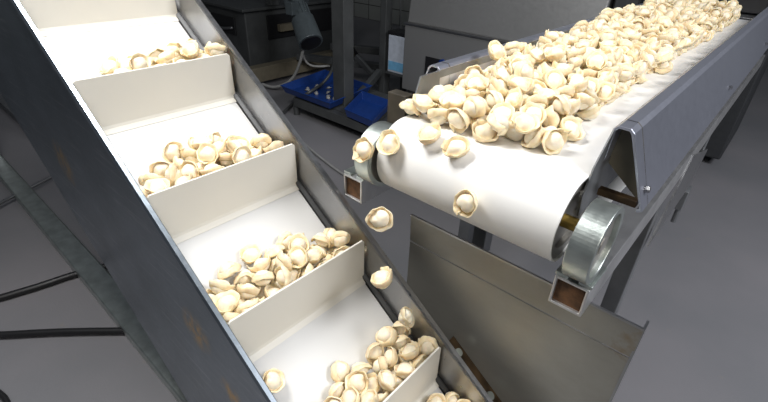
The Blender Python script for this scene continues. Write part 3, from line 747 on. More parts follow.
IN_TRAYS = '''5,-1.01,0.337,0.919,0.1,0.49,0.84,0.2
3,-1.01,0.417,0.914,0.28,0.02,-0.06,0.96
0,-1.01,0.472,0.914,0.59,-0.34,0.12,-0.72
6,-1.016,0.515,0.919,0.1,-0.94,-0,-0.32
1,-1.048,0.33,0.927,0.83,0.26,-0.08,0.48
2,-1.042,0.371,0.92,0.01,0.21,-0.09,0.97
8,-1.069,0.424,0.908,0.88,0.11,-0.43,-0.17
2,-1.039,0.485,0.909,0.58,-0.25,0.64,-0.44
4,-1.06,0.538,0.912,0.33,-0.16,-0.57,0.73
6,-1.089,0.348,0.92,0.96,0.24,0.04,-0.11
7,-1.081,0.386,0.915,0.74,-0.41,0.46,-0.26
1,-1.092,0.447,0.922,0.01,0.76,0.07,0.64
1,-1.097,0.492,0.924,0.7,0.36,0.37,0.5
7,-1.099,0.537,0.928,0.77,-0.41,0.45,-0.19
8,-1.066,0.475,0.92,0.79,-0.1,-0.6,0.11
8,-1.06,0.511,0.933,0.42,0.59,-0.62,0.31
8,-1.044,0.561,0.922,0.32,-0.48,-0.37,-0.73
5,-1.039,0.444,0.929,0.86,0.07,-0.24,0.44
2,-1.017,0.493,0.942,0.62,0.26,-0.12,0.73
7,-1.005,0.548,0.936,0.81,-0.25,-0.3,0.44
5,-1.008,0.373,0.935,0.54,0.31,0.34,0.7
0,-0.794,0.403,0.739,0.81,0.02,0.18,-0.57
8,-0.79,0.561,0.739,0.23,-0.27,-0.52,-0.78
8,-0.835,0.261,0.742,0.95,-0.31,-0.04,-0.07
7,-0.818,0.354,0.727,0.56,0.41,-0.16,0.7
0,-0.823,0.415,0.732,0.67,-0.31,0.5,-0.45
4,-0.824,0.549,0.733,0.65,-0.6,-0.03,-0.47
4,-0.805,0.282,0.758,0.01,0.08,-0.08,0.99
7,-0.785,0.323,0.76,0.34,0.27,0.02,-0.9
8,-0.788,0.386,0.764,0.88,0.02,-0.2,-0.43
7,-0.797,0.486,0.76,0.9,0.13,-0.31,0.29
1,-0.787,0.536,0.764,0.88,0.12,-0.28,-0.37
8,-0.847,0.283,0.758,0.54,-0.43,-0.03,0.72
6,-0.814,0.35,0.763,0.33,0.41,-0.37,0.77
2,-0.837,0.38,0.75,0.88,-0.13,-0.18,0.43
5,-0.813,0.433,0.764,0.82,-0.11,-0.35,-0.43
4,-0.837,0.483,0.768,0.3,0.35,-0.12,0.88
6,-0.834,0.52,0.747,0.27,0.44,-0.83,0.2
2,-0.86,0.32,0.761,0.01,0.51,-0.42,0.75
6,-0.861,0.353,0.761,0.83,-0.52,0.11,-0.16
8,-0.855,0.436,0.754,0.9,0.08,0.34,-0.28
2,-0.868,0.477,0.762,0.5,0.4,0.32,0.69
7,-0.6,0.401,0.626,0.68,-0.62,-0.19,-0.35
6,-0.782,0.45,0.774,0.17,-0.59,0.11,-0.79
2,-0.817,0.521,0.774,0.9,-0.13,-0.35,-0.23
5,-0.852,0.556,0.751,0.38,-0.07,-0.92,0
5,-0.82,0.317,0.764,0.69,0.37,-0.51,0.35
0,-0.821,0.395,0.782,0.39,0.4,-0.04,0.83
5,-0.817,0.461,0.78,0.2,-0.34,-0.26,-0.88
8,-0.865,0.385,0.766,0.85,-0.3,-0.37,-0.21
6,-0.839,0.429,0.781,0.54,0.07,-0.3,0.78
2,-0.893,0.359,0.78,0.56,-0.48,0.32,-0.59
0,-0.885,0.409,0.775,0.2,-0.31,-0.24,-0.9
7,-0.885,0.448,0.776,0.41,-0.69,-0.08,-0.6
7,-0.86,0.409,0.795,0.79,-0.01,-0.1,-0.61
5,-0.564,0.257,0.591,0.73,-0.22,-0.6,-0.25
3,-0.58,0.32,0.578,0.26,-0.43,-0.03,0.86
0,-0.569,0.356,0.586,0.21,-0.21,-0.25,-0.92
5,-0.565,0.471,0.588,0.74,0.29,0.5,0.35
5,-0.585,0.505,0.571,0.71,0.31,-0.4,-0.48
1,-0.589,0.546,0.574,0.1,-0.27,0.05,0.96
6,-0.6,0.263,0.575,0.96,-0.17,-0.22,-0.05
0,-0.615,0.301,0.584,0.95,-0.01,0.01,-0.32
5,-0.608,0.348,0.579,0.59,-0.16,0.05,-0.79
6,-0.598,0.428,0.573,0.95,0.15,0.24,-0.12
5,-0.601,0.465,0.576,0.31,0.56,0.55,0.53
3,-0.613,0.506,0.584,0.39,-0.17,-0.28,-0.86
6,-0.629,0.553,0.594,0.22,-0.7,-0.58,0.34
1,-0.597,0.274,0.604,0.04,0.04,-0.08,0.99
4,-0.601,0.315,0.607,0.78,-0.35,-0.01,0.52
3,-0.601,0.384,0.576,0.87,-0.22,0.26,0.34
1,-0.587,0.408,0.593,0.19,-0.04,0.04,-0.98
7,-0.588,0.466,0.608,0.54,0.03,-0.17,0.82
3,-0.625,0.522,0.606,0.43,0.89,0.13,-0.03
0,-0.563,0.297,0.598,0.14,0.53,-0.43,-0.72
2,-0.604,0.354,0.614,0.12,0.91,-0.1,0.39
0,-0.568,0.38,0.615,0.32,0.15,-0.61,0.71
0,-0.563,0.433,0.592,0.54,-0.03,-0.63,0.56
8,-0.565,0.523,0.587,0.42,0.5,0.15,0.74
4,-0.596,0.548,0.604,0.69,-0.52,-0.39,0.32
6,-0.63,0.259,0.596,0.44,-0.42,-0.21,-0.77
6,-0.634,0.335,0.608,0.47,-0.18,0.84,-0.22
6,-0.629,0.401,0.599,0.39,-0.72,0.28,-0.5
2,-0.629,0.439,0.595,0.73,0.14,0.52,0.41
8,-0.639,0.481,0.601,0.33,-0.59,-0.29,-0.67
6,-0.636,0.286,0.613,0.78,-0.22,-0.41,-0.41
0,-0.632,0.368,0.616,0.83,-0.08,-0.34,0.43
2,-0.592,0.432,0.619,0.54,0.27,-0.26,0.75
7,-0.663,0.319,0.623,0.12,-0.93,0.33,-0.14
1,-0.653,0.415,0.615,0.04,0.89,0.06,0.46
0,-0.657,0.454,0.614,0.41,-0.41,-0.74,0.34
4,-0.668,0.37,0.621,0.7,0.1,0.03,0.71
8,-0.619,0.457,0.622,0.04,0.32,-0.12,0.94
5,-0.345,0.514,0.394,0.38,-0.59,0.12,-0.71
0,-0.341,0.557,0.4,0.16,-0.15,-0.14,0.96
6,-0.343,0.407,0.43,0.81,-0.24,-0.46,0.26
2,-0.346,0.457,0.432,0.1,0.81,-0.48,-0.33
2,-0.342,0.526,0.426,0.2,0.64,0.23,0.71
8,-0.369,0.561,0.418,0.18,-0.13,-0.5,-0.83
3,-0.341,0.381,0.46,0.09,0.26,0.19,-0.94
2,-0.35,0.438,0.456,0.6,-0.31,-0.16,-0.72
7,-0.346,0.49,0.441,0.65,0,-0.31,-0.7
7,-0.346,0.558,0.452,0.56,-0.75,-0.16,0.33
8,-0.382,0.378,0.42,0.7,0.59,0.18,0.36
5,-0.369,0.444,0.411,0.03,0.29,-0.1,0.95
8,-0.367,0.491,0.411,0.25,0.52,-0.81,0.01
3,-0.373,0.525,0.413,0.2,-0.37,-0.28,-0.86
2,-0.375,0.362,0.451,0.84,0.35,-0.26,0.31
1,-0.371,0.42,0.439,0.23,0.29,0.14,-0.92
8,-0.391,0.496,0.434,0.76,0.25,-0.52,0.3
1,-0.368,0.525,0.446,0.94,-0.1,-0.24,0.23
3,-0.412,0.363,0.44,0.2,-0.72,-0,-0.66
0,-0.413,0.422,0.448,0.43,0.7,0.47,0.32
4,-0.42,0.473,0.447,0.38,0.62,0.13,0.67
5,-0.406,0.534,0.439,0.55,0.67,0.32,0.38
4,-0.381,0.329,0.453,0.36,0.39,-0.26,0.8
0,-0.387,0.4,0.457,0.37,-0.05,0.34,-0.86
5,-0.391,0.463,0.438,0.35,-0.69,-0.31,-0.55
3,-0.432,0.396,0.455,0.18,0.83,-0.36,-0.37
8,-0.43,0.517,0.459,0.27,-0.96,-0.04,-0.06
1,-0.414,0.563,0.456,0.16,-0.19,0.78,-0.57
1,-0.235,0.559,0.342,0.19,-0.05,0.22,-0.96
8,-0.286,0.521,0.352,0.33,0.4,-0.12,0.85
5,-0.273,0.561,0.342,0.08,0.68,-0.14,0.71'''
HEAP_REST = '''7,-0.408,0.691,0.904,0.48,0.15,0.21,-0.84
2,-0.376,0.763,0.908,0.49,0.64,-0.41,0.43
7,-0.454,0.697,0.902,0.84,-0.09,-0.01,0.54
1,-0.402,0.733,0.903,0.01,0.21,-0.26,0.94
2,-0.347,0.731,0.904,0.35,-0.15,0.23,0.9
3,-0.454,0.748,0.902,0.08,-0.65,0.76,-0.01
6,-0.5,0.71,0.903,0.45,-0,0.11,-0.89
7,-0.413,0.765,0.904,0.11,0.23,0.95,0.15
6,-0.33,0.77,0.902,0,-0.33,-0.93,-0.16
4,-0.305,0.743,0.902,0.84,0.31,-0.23,0.39
6,-0.498,0.801,0.904,0.59,0.08,0.2,-0.78
1,-0.538,0.76,0.896,0.62,-0.52,-0.31,-0.5
1,-0.452,0.786,0.902,0.89,-0.12,-0.14,0.41
6,-0.427,0.813,0.924,0.96,0.04,0.26,-0.1
0,-0.386,0.803,0.902,0.14,-0.04,-0,0.99
5,-0.385,0.828,0.928,0.07,0.26,-0.29,0.92
4,-0.393,0.785,0.926,0.11,-0.13,0.08,-0.98
1,-0.349,0.809,0.904,0.32,-0.52,-0.32,-0.73
2,-0.302,0.801,0.901,0.55,-0.42,-0.21,-0.69
7,-0.482,0.833,0.902,0.65,-0.09,-0.15,0.74
3,-0.506,0.838,0.921,0.38,0.47,0.79,0.14
2,-0.442,0.839,0.902,0.61,-0.12,0.1,-0.78
7,-0.373,0.85,0.903,0.44,0.15,-0.17,-0.86
0,-0.405,0.856,0.927,0.32,-0.53,0.74,0.27
3,-0.357,0.863,0.933,0.86,0.47,0.2,0.1
0,-0.334,0.844,0.902,0.67,-0.01,-0.27,0.69
2,-0.297,0.838,0.902,0.81,0.25,0.07,0.54
1,-0.479,0.885,0.902,0.04,-0.03,-0.04,1
8,-0.478,0.868,0.926,0.84,0.19,-0.4,-0.32
1,-0.442,0.887,0.908,0.36,0.49,-0.03,-0.79
6,-0.418,0.891,0.935,0.05,0.4,-0.34,0.85
0,-0.405,0.888,0.902,0.68,-0.07,0.06,-0.73
3,-0.369,0.902,0.913,0.32,0.02,-0.15,-0.93
2,-0.337,0.886,0.902,0.17,0.33,-0.25,0.89
5,-0.315,0.893,0.929,0.46,-0.06,0.05,-0.88
4,-0.292,0.879,0.904,0.1,-0.18,0.48,-0.85
8,-0.494,0.927,0.903,0.14,-0.04,0.15,0.98
0,-0.483,0.911,0.928,0.89,0.05,-0.38,-0.24
2,-0.455,0.921,0.902,0.74,0,0.17,0.66
8,-0.439,0.927,0.929,0.64,0.21,-0.13,0.72
4,-0.47,0.949,0.943,0.78,-0.04,-0.25,-0.57
5,-0.404,0.924,0.902,0.15,0.16,0.21,0.95
5,-0.372,0.949,0.902,0.19,0.02,0.13,0.97
7,-0.395,0.929,0.931,0.71,-0.09,0.15,-0.68
1,-0.341,0.925,0.902,0.56,0.17,0.16,0.8
1,-0.335,0.928,0.932,0.06,0.96,-0.18,-0.21
4,-0.302,0.915,0.908,0.36,0.91,-0.17,0.13
3,-0.272,0.945,0.902,0.04,-0.81,0.59,0.03
0,-0.503,0.979,0.902,0.79,-0.03,0.06,-0.61
8,-0.462,0.994,0.94,0.74,-0.41,-0.19,-0.5
6,-0.434,0.959,0.906,0.61,0.29,0.39,0.63
3,-0.465,0.964,0.914,0.26,-0.66,0.05,0.7
7,-0.406,0.982,0.903,0.84,0.32,0.11,0.44
0,-0.373,0.987,0.915,0.21,-0.75,-0.42,0.45
5,-0.367,0.956,0.93,0.43,0.32,-0.19,0.82
1,-0.36,0.994,0.945,0.15,-0.05,-0.11,-0.98
7,-0.338,0.977,0.903,0.62,0.19,-0.28,-0.71
6,-0.336,1.008,0.93,0.57,0.33,0.07,-0.75
6,-0.309,0.996,0.906,0.07,-0.46,-0.77,-0.44
1,-0.308,0.963,0.906,0.49,-0.21,0.41,-0.74
3,-0.271,0.988,0.902,0.29,-0.15,0.25,-0.91
4,-0.498,1.017,0.903,0.9,0.01,0.1,0.42
4,-0.488,0.991,0.926,0.23,0.31,0.3,0.87
7,-0.475,1.026,0.935,0.38,-0.51,-0.72,-0.29
8,-0.454,1.027,0.903,0.86,0.4,-0.07,0.31
1,-0.436,1,0.907,0.2,0.47,-0.52,0.69
4,-0.404,0.96,0.929,0.09,0.4,0.88,0.23
3,-0.404,1.021,0.902,0.97,-0.21,-0.05,-0.09
8,-0.374,1.031,0.919,0.89,-0.04,-0.02,0.45
4,-0.339,1.031,0.902,0.86,-0.15,-0.12,0.46
5,-0.304,1.031,0.904,0.59,0.46,0.35,0.56
2,-0.507,1.064,0.903,0.99,-0.04,0.16,-0.05
8,-0.479,1.065,0.951,0.09,-0.18,-0.3,-0.93
1,-0.443,1.063,0.904,0.53,-0.37,-0.08,0.76
4,-0.471,1.061,0.919,0.92,0.13,-0.36,-0.04
4,-0.438,1.062,0.942,0.14,0.48,-0.05,0.86
2,-0.408,1.065,0.902,0.98,0,0.07,-0.2
2,-0.41,1.035,0.93,0.12,0.6,0.79,0
7,-0.384,1.072,0.932,0.12,-0.15,-0.03,-0.98
0,-0.364,1.075,0.903,0.96,0.1,0.14,0.21
2,-0.338,1.084,0.921,0.96,-0.14,-0.17,-0.18
5,-0.311,1.079,0.903,0.61,-0.61,0.08,-0.49
1,-0.505,1.12,0.903,0.95,0.22,0.14,-0.15
6,-0.502,1.09,0.923,0.69,0.06,0.21,0.69
2,-0.477,1.105,0.94,0.28,-0.05,-0.28,-0.92
6,-0.447,1.124,0.903,0.43,-0.44,-0.24,-0.75
3,-0.464,1.096,0.913,0.09,0.34,0.07,-0.94
8,-0.439,1.097,0.944,0.61,-0.25,-0.56,-0.5
8,-0.389,1.106,0.902,0.93,-0.15,-0.31,-0.16
7,-0.419,1.095,0.919,0.99,-0.03,-0.07,0.15
7,-0.398,1.121,0.943,0.79,0.13,0.12,-0.59
6,-0.362,1.152,0.955,0.05,-0.17,-0.98,-0.03
8,-0.35,1.117,0.903,0.65,0.03,0.19,0.73
1,-0.353,1.113,0.935,0.82,-0.05,0.28,0.48
0,-0.329,1.126,0.953,0.39,0.18,0.56,0.71
1,-0.305,1.113,0.905,0.1,-0.01,0.37,0.93
1,-0.29,1.143,0.933,0.56,0.14,-0.21,-0.79
4,-0.507,1.165,0.902,0.71,-0.16,0.29,-0.62
1,-0.48,1.151,0.917,0.31,-0.19,-0.1,-0.93
6,-0.487,1.166,0.949,0.84,0.07,0.42,0.35
1,-0.447,1.161,0.903,0.93,-0.14,-0.34,0.09
4,-0.413,1.134,0.904,0.29,0.28,0.45,0.8
5,-0.433,1.129,0.938,0.04,0.21,0.83,-0.51
7,-0.449,1.163,0.941,0.01,-0.45,-0.18,-0.87
1,-0.409,1.159,0.949,0.27,-0.17,0.95,0.01
6,-0.411,1.176,0.904,0.25,-0.5,0.04,-0.83
7,-0.378,1.183,0.903,0.92,0.32,-0.08,0.2
5,-0.385,1.148,0.913,0.52,0.62,0.16,-0.57
4,-0.387,1.174,0.932,0.57,-0.13,-0.29,0.76
8,-0.333,1.167,0.905,0.32,-0.34,-0.21,0.86
5,-0.355,1.156,0.925,0.84,0.23,0.09,-0.47
0,-0.307,1.151,0.905,0.6,0.3,0.26,0.69
3,-0.291,1.184,0.925,0.9,-0.14,-0.39,0.14
7,-0.272,1.161,0.904,0.03,0.59,0.06,0.8
0,-0.495,1.199,0.902,0.27,0.2,-0.28,0.9
4,-0.481,1.21,0.945,0.57,0.21,-0.02,0.79
7,-0.436,1.201,0.903,0.38,-0.18,-0.32,0.85
7,-0.462,1.194,0.921,0.41,-0.03,-0.01,-0.91
8,-0.436,1.197,0.941,0.98,-0.15,0.12,0.1
8,-0.404,1.212,0.905,0.89,-0.38,0.15,0.2
7,-0.382,1.219,0.931,0.61,-0.28,0.09,0.73
4,-0.414,1.234,0.934,0.91,0.17,-0.35,0.17
2,-0.357,1.214,0.905,0.94,-0.22,0.25,0.07
6,-0.347,1.191,0.934,0.04,0.01,0.38,-0.93
3,-0.316,1.207,0.904,0.45,-0.46,0.28,-0.71
1,-0.504,1.266,0.903,0.5,0.48,-0.1,0.71
6,-0.498,1.233,0.909,0.47,0.31,-0.65,0.51
2,-0.469,1.253,0.902,0.31,-0.37,0.08,-0.87
3,-0.434,1.238,0.902,0.55,-0.39,-0.28,-0.69
7,-0.435,1.259,0.922,0.73,-0.33,0.28,0.52
2,-0.458,1.236,0.932,0.77,0.08,-0.24,0.58
1,-0.398,1.25,0.903,0.85,0.15,0.22,0.45
5,-0.383,1.257,0.93,0.92,-0.1,-0.27,-0.28
8,-0.355,1.26,0.901,0.14,0.41,0.19,0.88
7,-0.333,1.237,0.916,0.16,-0.79,-0.32,0.5
3,-0.304,1.254,0.902,0.26,-0.47,-0.11,-0.83
7,-0.475,1.299,0.902,0.85,0.13,-0.46,0.22
1,-0.508,1.304,0.905,0.69,0.01,-0.71,-0.09
0,-0.49,1.286,0.953,0.48,-0.2,-0.1,-0.85
4,-0.43,1.301,0.902,0.26,-0.13,-0.32,0.9
0,-0.439,1.3,0.933,0.88,0.02,0.06,-0.48
3,-0.472,1.276,0.931,0.73,-0.17,-0.16,0.64
5,-0.396,1.29,0.91,0.14,-0.43,0.21,0.87
0,-0.388,1.317,0.929,0.69,-0.07,0.04,0.72
0,-0.366,1.302,0.902,0.28,0.54,-0.04,0.79
0,-0.346,1.292,0.922,0.9,-0.04,0.01,-0.44
2,-0.316,1.303,0.904,0.05,0.38,-0.92,-0.02
6,-0.301,1.298,0.928,0.72,-0.17,-0.17,-0.65
8,-0.277,1.294,0.903,0.9,-0.17,-0.38,-0.17
7,-0.496,1.343,0.902,0.81,-0.24,-0.03,-0.53
1,-0.449,1.352,0.902,0.02,0.01,0.07,-1
3,-0.447,1.33,0.928,0.11,0.35,-0.65,0.66
2,-0.424,1.34,0.949,0.89,-0.43,-0.13,0.11
2,-0.402,1.327,0.901,0.05,-0.04,-0.22,-0.97
3,-0.414,1.358,0.914,0.24,-0.24,-0.09,-0.94
0,-0.381,1.382,0.932,0.43,0.14,0.12,-0.88
8,-0.382,1.35,0.947,0.72,0.41,-0.01,0.56
4,-0.362,1.361,0.902,0.14,-0.09,0.37,-0.92
2,-0.351,1.338,0.921,0.48,0.43,0.43,-0.63
6,-0.344,1.346,0.952,0.94,-0.07,-0.06,-0.33
4,-0.322,1.354,0.902,0.96,0.13,-0.03,-0.23
1,-0.286,1.333,0.904,0.21,0.64,-0.11,0.73
0,-0.482,1.401,0.902,0.44,0.07,-0.33,0.83
5,-0.507,1.384,0.915,0.11,0.65,-0.01,-0.76
5,-0.478,1.389,0.932,0.8,-0.07,-0.33,-0.5
2,-0.444,1.389,0.909,0.74,-0.12,0.51,0.43
5,-0.447,1.366,0.931,0.36,0.06,-0.18,-0.91
5,-0.449,1.373,0.961,0.87,0.2,0.18,0.41
2,-0.456,1.417,0.96,0.25,0.04,-0.44,0.86
0,-0.401,1.39,0.903,0.46,0.36,-0.37,0.72
7,-0.425,1.404,0.934,0.94,-0.22,-0.07,0.27
5,-0.394,1.385,0.963,0.66,-0.07,-0.18,-0.73
7,-0.361,1.392,0.903,0.83,-0.16,0.14,0.52
7,-0.337,1.371,0.929,0.67,0.1,-0.29,0.68
2,-0.313,1.392,0.905,0.13,-0.25,0.95,0.12
1,-0.297,1.373,0.938,0.2,-0.55,0.01,0.81
1,-0.281,1.38,0.909,0.75,-0.09,0.61,-0.26
8,-0.509,1.445,0.904,0.89,-0.29,0.23,-0.26
6,-0.485,1.449,0.928,0.51,-0.06,0.48,0.71
5,-0.454,1.442,0.903,0.08,0.07,0.16,-0.98
3,-0.463,1.422,0.926,0.9,-0.17,0.13,-0.39
6,-0.435,1.437,0.941,0.4,-0.21,0.44,0.77
0,-0.422,1.469,0.938,0.92,-0.23,-0.29,-0.1
4,-0.456,1.454,0.958,0.07,-0.28,0.08,0.95
0,-0.377,1.446,0.903,0.35,0.18,-0.23,-0.89
7,-0.418,1.423,0.903,0.82,0.38,-0.31,0.29
7,-0.389,1.466,0.932,0.2,-0.61,0.77,0.02
7,-0.343,1.438,0.905,0.25,0.4,0.88,-0.03
7,-0.357,1.416,0.924,0.7,0.12,-0.05,0.7
2,-0.327,1.456,0.93,0.11,-0.16,-0.08,0.98
7,-0.307,1.438,0.903,0.19,0.53,-0.04,0.82
6,-0.272,1.453,0.904,0.53,-0.23,0.28,-0.77
4,-0.288,1.415,0.919,0.49,0.74,0.34,-0.31
2,-0.268,1.472,0.932,0.92,-0.04,-0.04,0.39
3,-0.471,1.505,0.902,0.05,-0.87,0.49,0.03
1,-0.499,1.495,0.913,0.13,-0.1,-0.05,-0.98
6,-0.478,1.486,0.964,0.47,-0.27,0.76,-0.35
1,-0.428,1.5,0.902,0.95,-0.15,-0.19,0.2
6,-0.456,1.477,0.919,0.15,-0.06,-0.1,-0.98
0,-0.428,1.512,0.932,0.85,0.18,-0.48,0.07
8,-0.454,1.494,0.942,0.9,-0.07,-0.43,0.05
4,-0.392,1.489,0.902,0.67,0.26,0.28,0.64
5,-0.415,1.462,0.903,0.11,0.16,-0.1,0.97
7,-0.394,1.501,0.94,0.04,-0.56,-0.14,-0.81
5,-0.354,1.473,0.903,0.83,-0.47,-0.3,-0.02
4,-0.36,1.506,0.91,0.23,-0.14,-0.04,-0.96
3,-0.312,1.476,0.903,0.79,0.03,0.21,0.57
7,-0.304,1.49,0.929,0.35,-0.15,-0.46,-0.8
0,-0.273,1.497,0.906,0.48,-0.15,0.39,-0.77
7,-0.497,1.536,0.902,0.82,0.11,-0.1,-0.55
5,-0.472,1.52,0.96,0.28,-0.64,-0.69,-0.17
5,-0.453,1.538,0.902,0.99,-0.1,-0,0.12
4,-0.432,1.561,0.928,0,-0.15,-0.3,0.94
8,-0.46,1.536,0.931,0.06,0.22,-0.27,0.94
6,-0.436,1.546,0.957,0.74,0.26,0.04,0.62
7,-0.41,1.538,0.904,0.83,-0.3,0.23,-0.4
4,-0.397,1.545,0.931,0.06,-0.26,0.3,-0.91
6,-0.371,1.527,0.943,0.04,0.75,0.03,0.66
4,-0.37,1.544,0.902,0.36,-0.23,0.33,-0.84
3,-0.344,1.544,0.922,0.77,0.37,-0.16,0.5
3,-0.329,1.518,0.902,0.03,-0.98,-0.17,0.06
5,-0.312,1.551,0.903,0.79,-0.54,-0.25,-0.12
8,-0.28,1.549,0.939,0.25,-0.35,0.26,-0.86
7,-0.285,1.529,0.904,0.92,0.35,0.01,-0.15
8,-0.496,1.578,0.901,0.23,-0.25,-0.33,-0.88
3,-0.442,1.587,0.902,0.95,0.1,0.01,-0.3
8,-0.438,1.594,0.933,0.21,0.03,-0.41,0.88
4,-0.464,1.573,0.947,0.76,-0.18,-0.44,0.44
1,-0.387,1.573,0.903,0.94,-0.23,-0.24,0.07
0,-0.401,1.599,0.918,0.16,0.09,0.01,-0.98
5,-0.406,1.577,0.943,0.57,-0.39,-0.19,-0.7
8,-0.359,1.575,0.934,0.41,-0.36,-0.39,-0.74
7,-0.346,1.576,0.903,0.65,0.3,-0.1,-0.69
6,-0.315,1.571,0.932,0.99,-0.11,-0.08,-0.03
0,-0.312,1.59,0.902,0.41,0.41,-0.02,0.82
6,-0.28,1.58,0.921,0.61,-0.05,-0.2,0.76
1,-0.501,1.619,0.902,0.83,-0.11,0.05,-0.54
3,-0.473,1.644,0.916,0.2,0,-0.04,-0.98
8,-0.463,1.627,0.943,0.22,0.1,-0.14,-0.96
2,-0.506,1.641,0.935,0.71,0.1,-0.68,-0.14
4,-0.445,1.621,0.902,0.01,-0.04,-0.25,-0.97
1,-0.427,1.634,0.926,0.71,0,-0.07,-0.7
8,-0.408,1.663,0.94,0.64,0.04,0.05,0.77
8,-0.408,1.626,0.956,0.9,0.05,-0.42,-0.07
5,-0.4,1.628,0.902,0.97,0.16,0.01,0.18
3,-0.382,1.634,0.93,0.67,0.04,-0.1,0.73
0,-0.348,1.605,0.928,0.51,-0.8,0.23,0.23
5,-0.336,1.592,0.951,0.9,-0.21,0.01,-0.38
6,-0.358,1.62,0.903,0.26,0.48,-0.17,0.82
3,-0.325,1.65,0.927,0,-0.1,0.98,-0.17
8,-0.31,1.615,0.939,0.92,0.26,-0.11,0.28
0,-0.323,1.632,0.903,0.97,0,0.17,0.2
0,-0.285,1.635,0.919,0.75,-0.07,-0.4,0.52
0,-0.267,1.616,0.902,0.37,-0.15,-0.37,-0.84
2,-0.503,1.667,0.903,0.88,0.03,0.16,-0.44
7,-0.507,1.684,0.934,0.83,-0.32,0.29,-0.35
7,-0.469,1.692,0.933,0.28,0.46,-0.7,-0.47
4,-0.448,1.663,0.902,0.59,0.17,0.23,0.76
7,-0.427,1.692,0.916,0.2,-0.9,0.05,-0.39
1,-0.445,1.673,0.935,0.04,-0.38,0.27,-0.88
2,-0.396,1.666,0.902,0.74,-0.33,-0.24,-0.53
4,-0.365,1.672,0.928,0.49,-0.11,-0.5,-0.7
7,-0.35,1.644,0.951,0.48,-0.76,0.3,-0.32
0,-0.295,1.681,0.945,0.15,-0.41,-0.33,-0.83
0,-0.346,1.667,0.902,0.56,0.05,-0.09,-0.82
0,-0.33,1.676,0.941,0.26,-0.32,-0.24,-0.88
8,-0.312,1.681,0.901,0.04,0.44,0.17,0.88
7,-0.28,1.695,0.916,0.5,0.28,0.74,-0.35
3,-0.279,1.659,0.902,0.7,0.27,-0.39,0.54
2,-0.507,1.706,0.903,0.96,-0.04,0.17,0.2
0,-0.504,1.724,0.93,0.94,-0.14,0.08,-0.3
3,-0.49,1.71,0.957,0.86,-0.29,-0.23,-0.35
4,-0.466,1.724,0.903,0.77,-0.11,0.21,-0.59
7,-0.444,1.719,0.926,0.01,0.08,0.29,0.95
0,-0.442,1.706,0.96,0.16,0.97,0.12,-0.15
2,-0.402,1.72,0.94,0.89,-0.38,-0.02,0.24
4,-0.41,1.722,0.903,0.28,0.14,0.4,0.86
5,-0.392,1.695,0.914,0.45,-0.85,-0.25,-0.14
2,-0.376,1.693,0.946,0.95,-0.22,-0.12,0.17
2,-0.352,1.713,0.902,0.83,0.17,0.04,-0.53
8,-0.336,1.717,0.934,0.01,-0.15,0.18,0.97
2,-0.36,1.741,0.947,0.83,0.05,-0.54,0.08
5,-0.314,1.726,0.903,0.16,-0.58,0.03,-0.8
3,-0.275,1.732,0.902,0,0.58,-0.81,-0.11
7,-0.498,1.752,0.902,0.95,-0.05,0.05,0.29
0,-0.502,1.773,0.927,0.94,0.15,-0.18,0.24
3,-0.508,1.751,0.955,0.55,0.51,0.33,0.58
2,-0.424,1.761,0.902,0.78,-0.06,-0.08,0.62
8,-0.458,1.764,0.915,0.85,0.38,-0.35,0.07
4,-0.472,1.745,0.937,0.56,0.24,-0.08,0.79
4,-0.425,1.744,0.943,0.56,-0.25,-0.27,-0.74
7,-0.385,1.772,0.903,0.86,0.33,-0.38,0.13
2,-0.384,1.737,0.91,0.24,-0.79,-0.36,-0.43
6,-0.403,1.769,0.931,0.85,0.2,-0.13,-0.48
5,-0.35,1.75,0.903,0.86,0.33,0.24,0.31
5,-0.327,1.757,0.927,0.28,-0.79,0.07,-0.54
5,-0.351,1.774,0.932,0.58,-0.36,0.03,0.73
5,-0.304,1.767,0.902,0.53,0.41,0.06,0.74
3,-0.291,1.754,0.932,0.61,0.47,0.58,-0.26
6,-0.306,1.777,0.947,0.14,0.32,0.27,0.9
8,-0.264,1.766,0.902,0.95,-0.17,-0.24,0.1
7,-0.483,1.798,0.902,0.99,-0.1,0.03,-0.05
2,-0.5,1.815,0.924,0.96,-0.15,-0.15,-0.18
0,-0.505,1.812,0.957,0.81,-0.11,0.21,-0.53
1,-0.482,1.778,0.966,0.9,-0.07,-0.07,-0.43
1,-0.428,1.812,0.904,0.06,-0.26,-0.27,0.93
6,-0.453,1.796,0.923,0.83,-0.12,0.06,0.54
5,-0.46,1.803,0.95,1,0.05,-0.06,-0.05
2,-0.436,1.773,0.955,0.42,0.79,0.44,-0.05
0,-0.376,1.804,0.904,0.5,-0.17,0.22,0.82
7,-0.394,1.819,0.927,0.3,-0.22,0.93,-0
2,-0.418,1.81,0.942,0.77,0.26,-0.35,0.47
7,-0.373,1.79,0.949,0.03,0.95,0.24,0.17
1,-0.329,1.792,0.902,0.38,-0.12,0.12,0.91
3,-0.322,1.81,0.927,0.01,-0.56,0.79,-0.25
3,-0.348,1.821,0.939,0.04,0.21,-0,-0.98
8,-0.294,1.807,0.901,0.92,0.19,-0.35,0
2,-0.26,1.817,0.901,0.79,0.18,-0.45,0.38
3,-0.487,1.838,0.902,0.03,-0.11,0.07,0.99
6,-0.495,1.851,0.928,0.04,-0.07,0.5,0.86
1,-0.467,1.853,0.956,0.66,0.02,-0.01,-0.75
0,-0.507,1.867,0.952,0.69,-0.25,-0.43,0.52
7,-0.449,1.851,0.904,0.01,0.87,-0.47,-0.18
8,-0.455,1.836,0.928,0.26,-0.19,-0.18,-0.93
1,-0.428,1.843,0.946,0.79,-0.45,-0.4,-0.11
7,-0.438,1.884,0.951,0.73,-0.12,-0.02,-0.67
6,-0.412,1.848,0.903,0.72,0.3,0.07,0.62
1,-0.375,1.843,0.911,0.59,0.37,0.53,0.48
6,-0.397,1.859,0.931,0.91,-0.11,-0.35,-0.21
1,-0.399,1.871,0.96,0.17,0.32,0.21,0.91
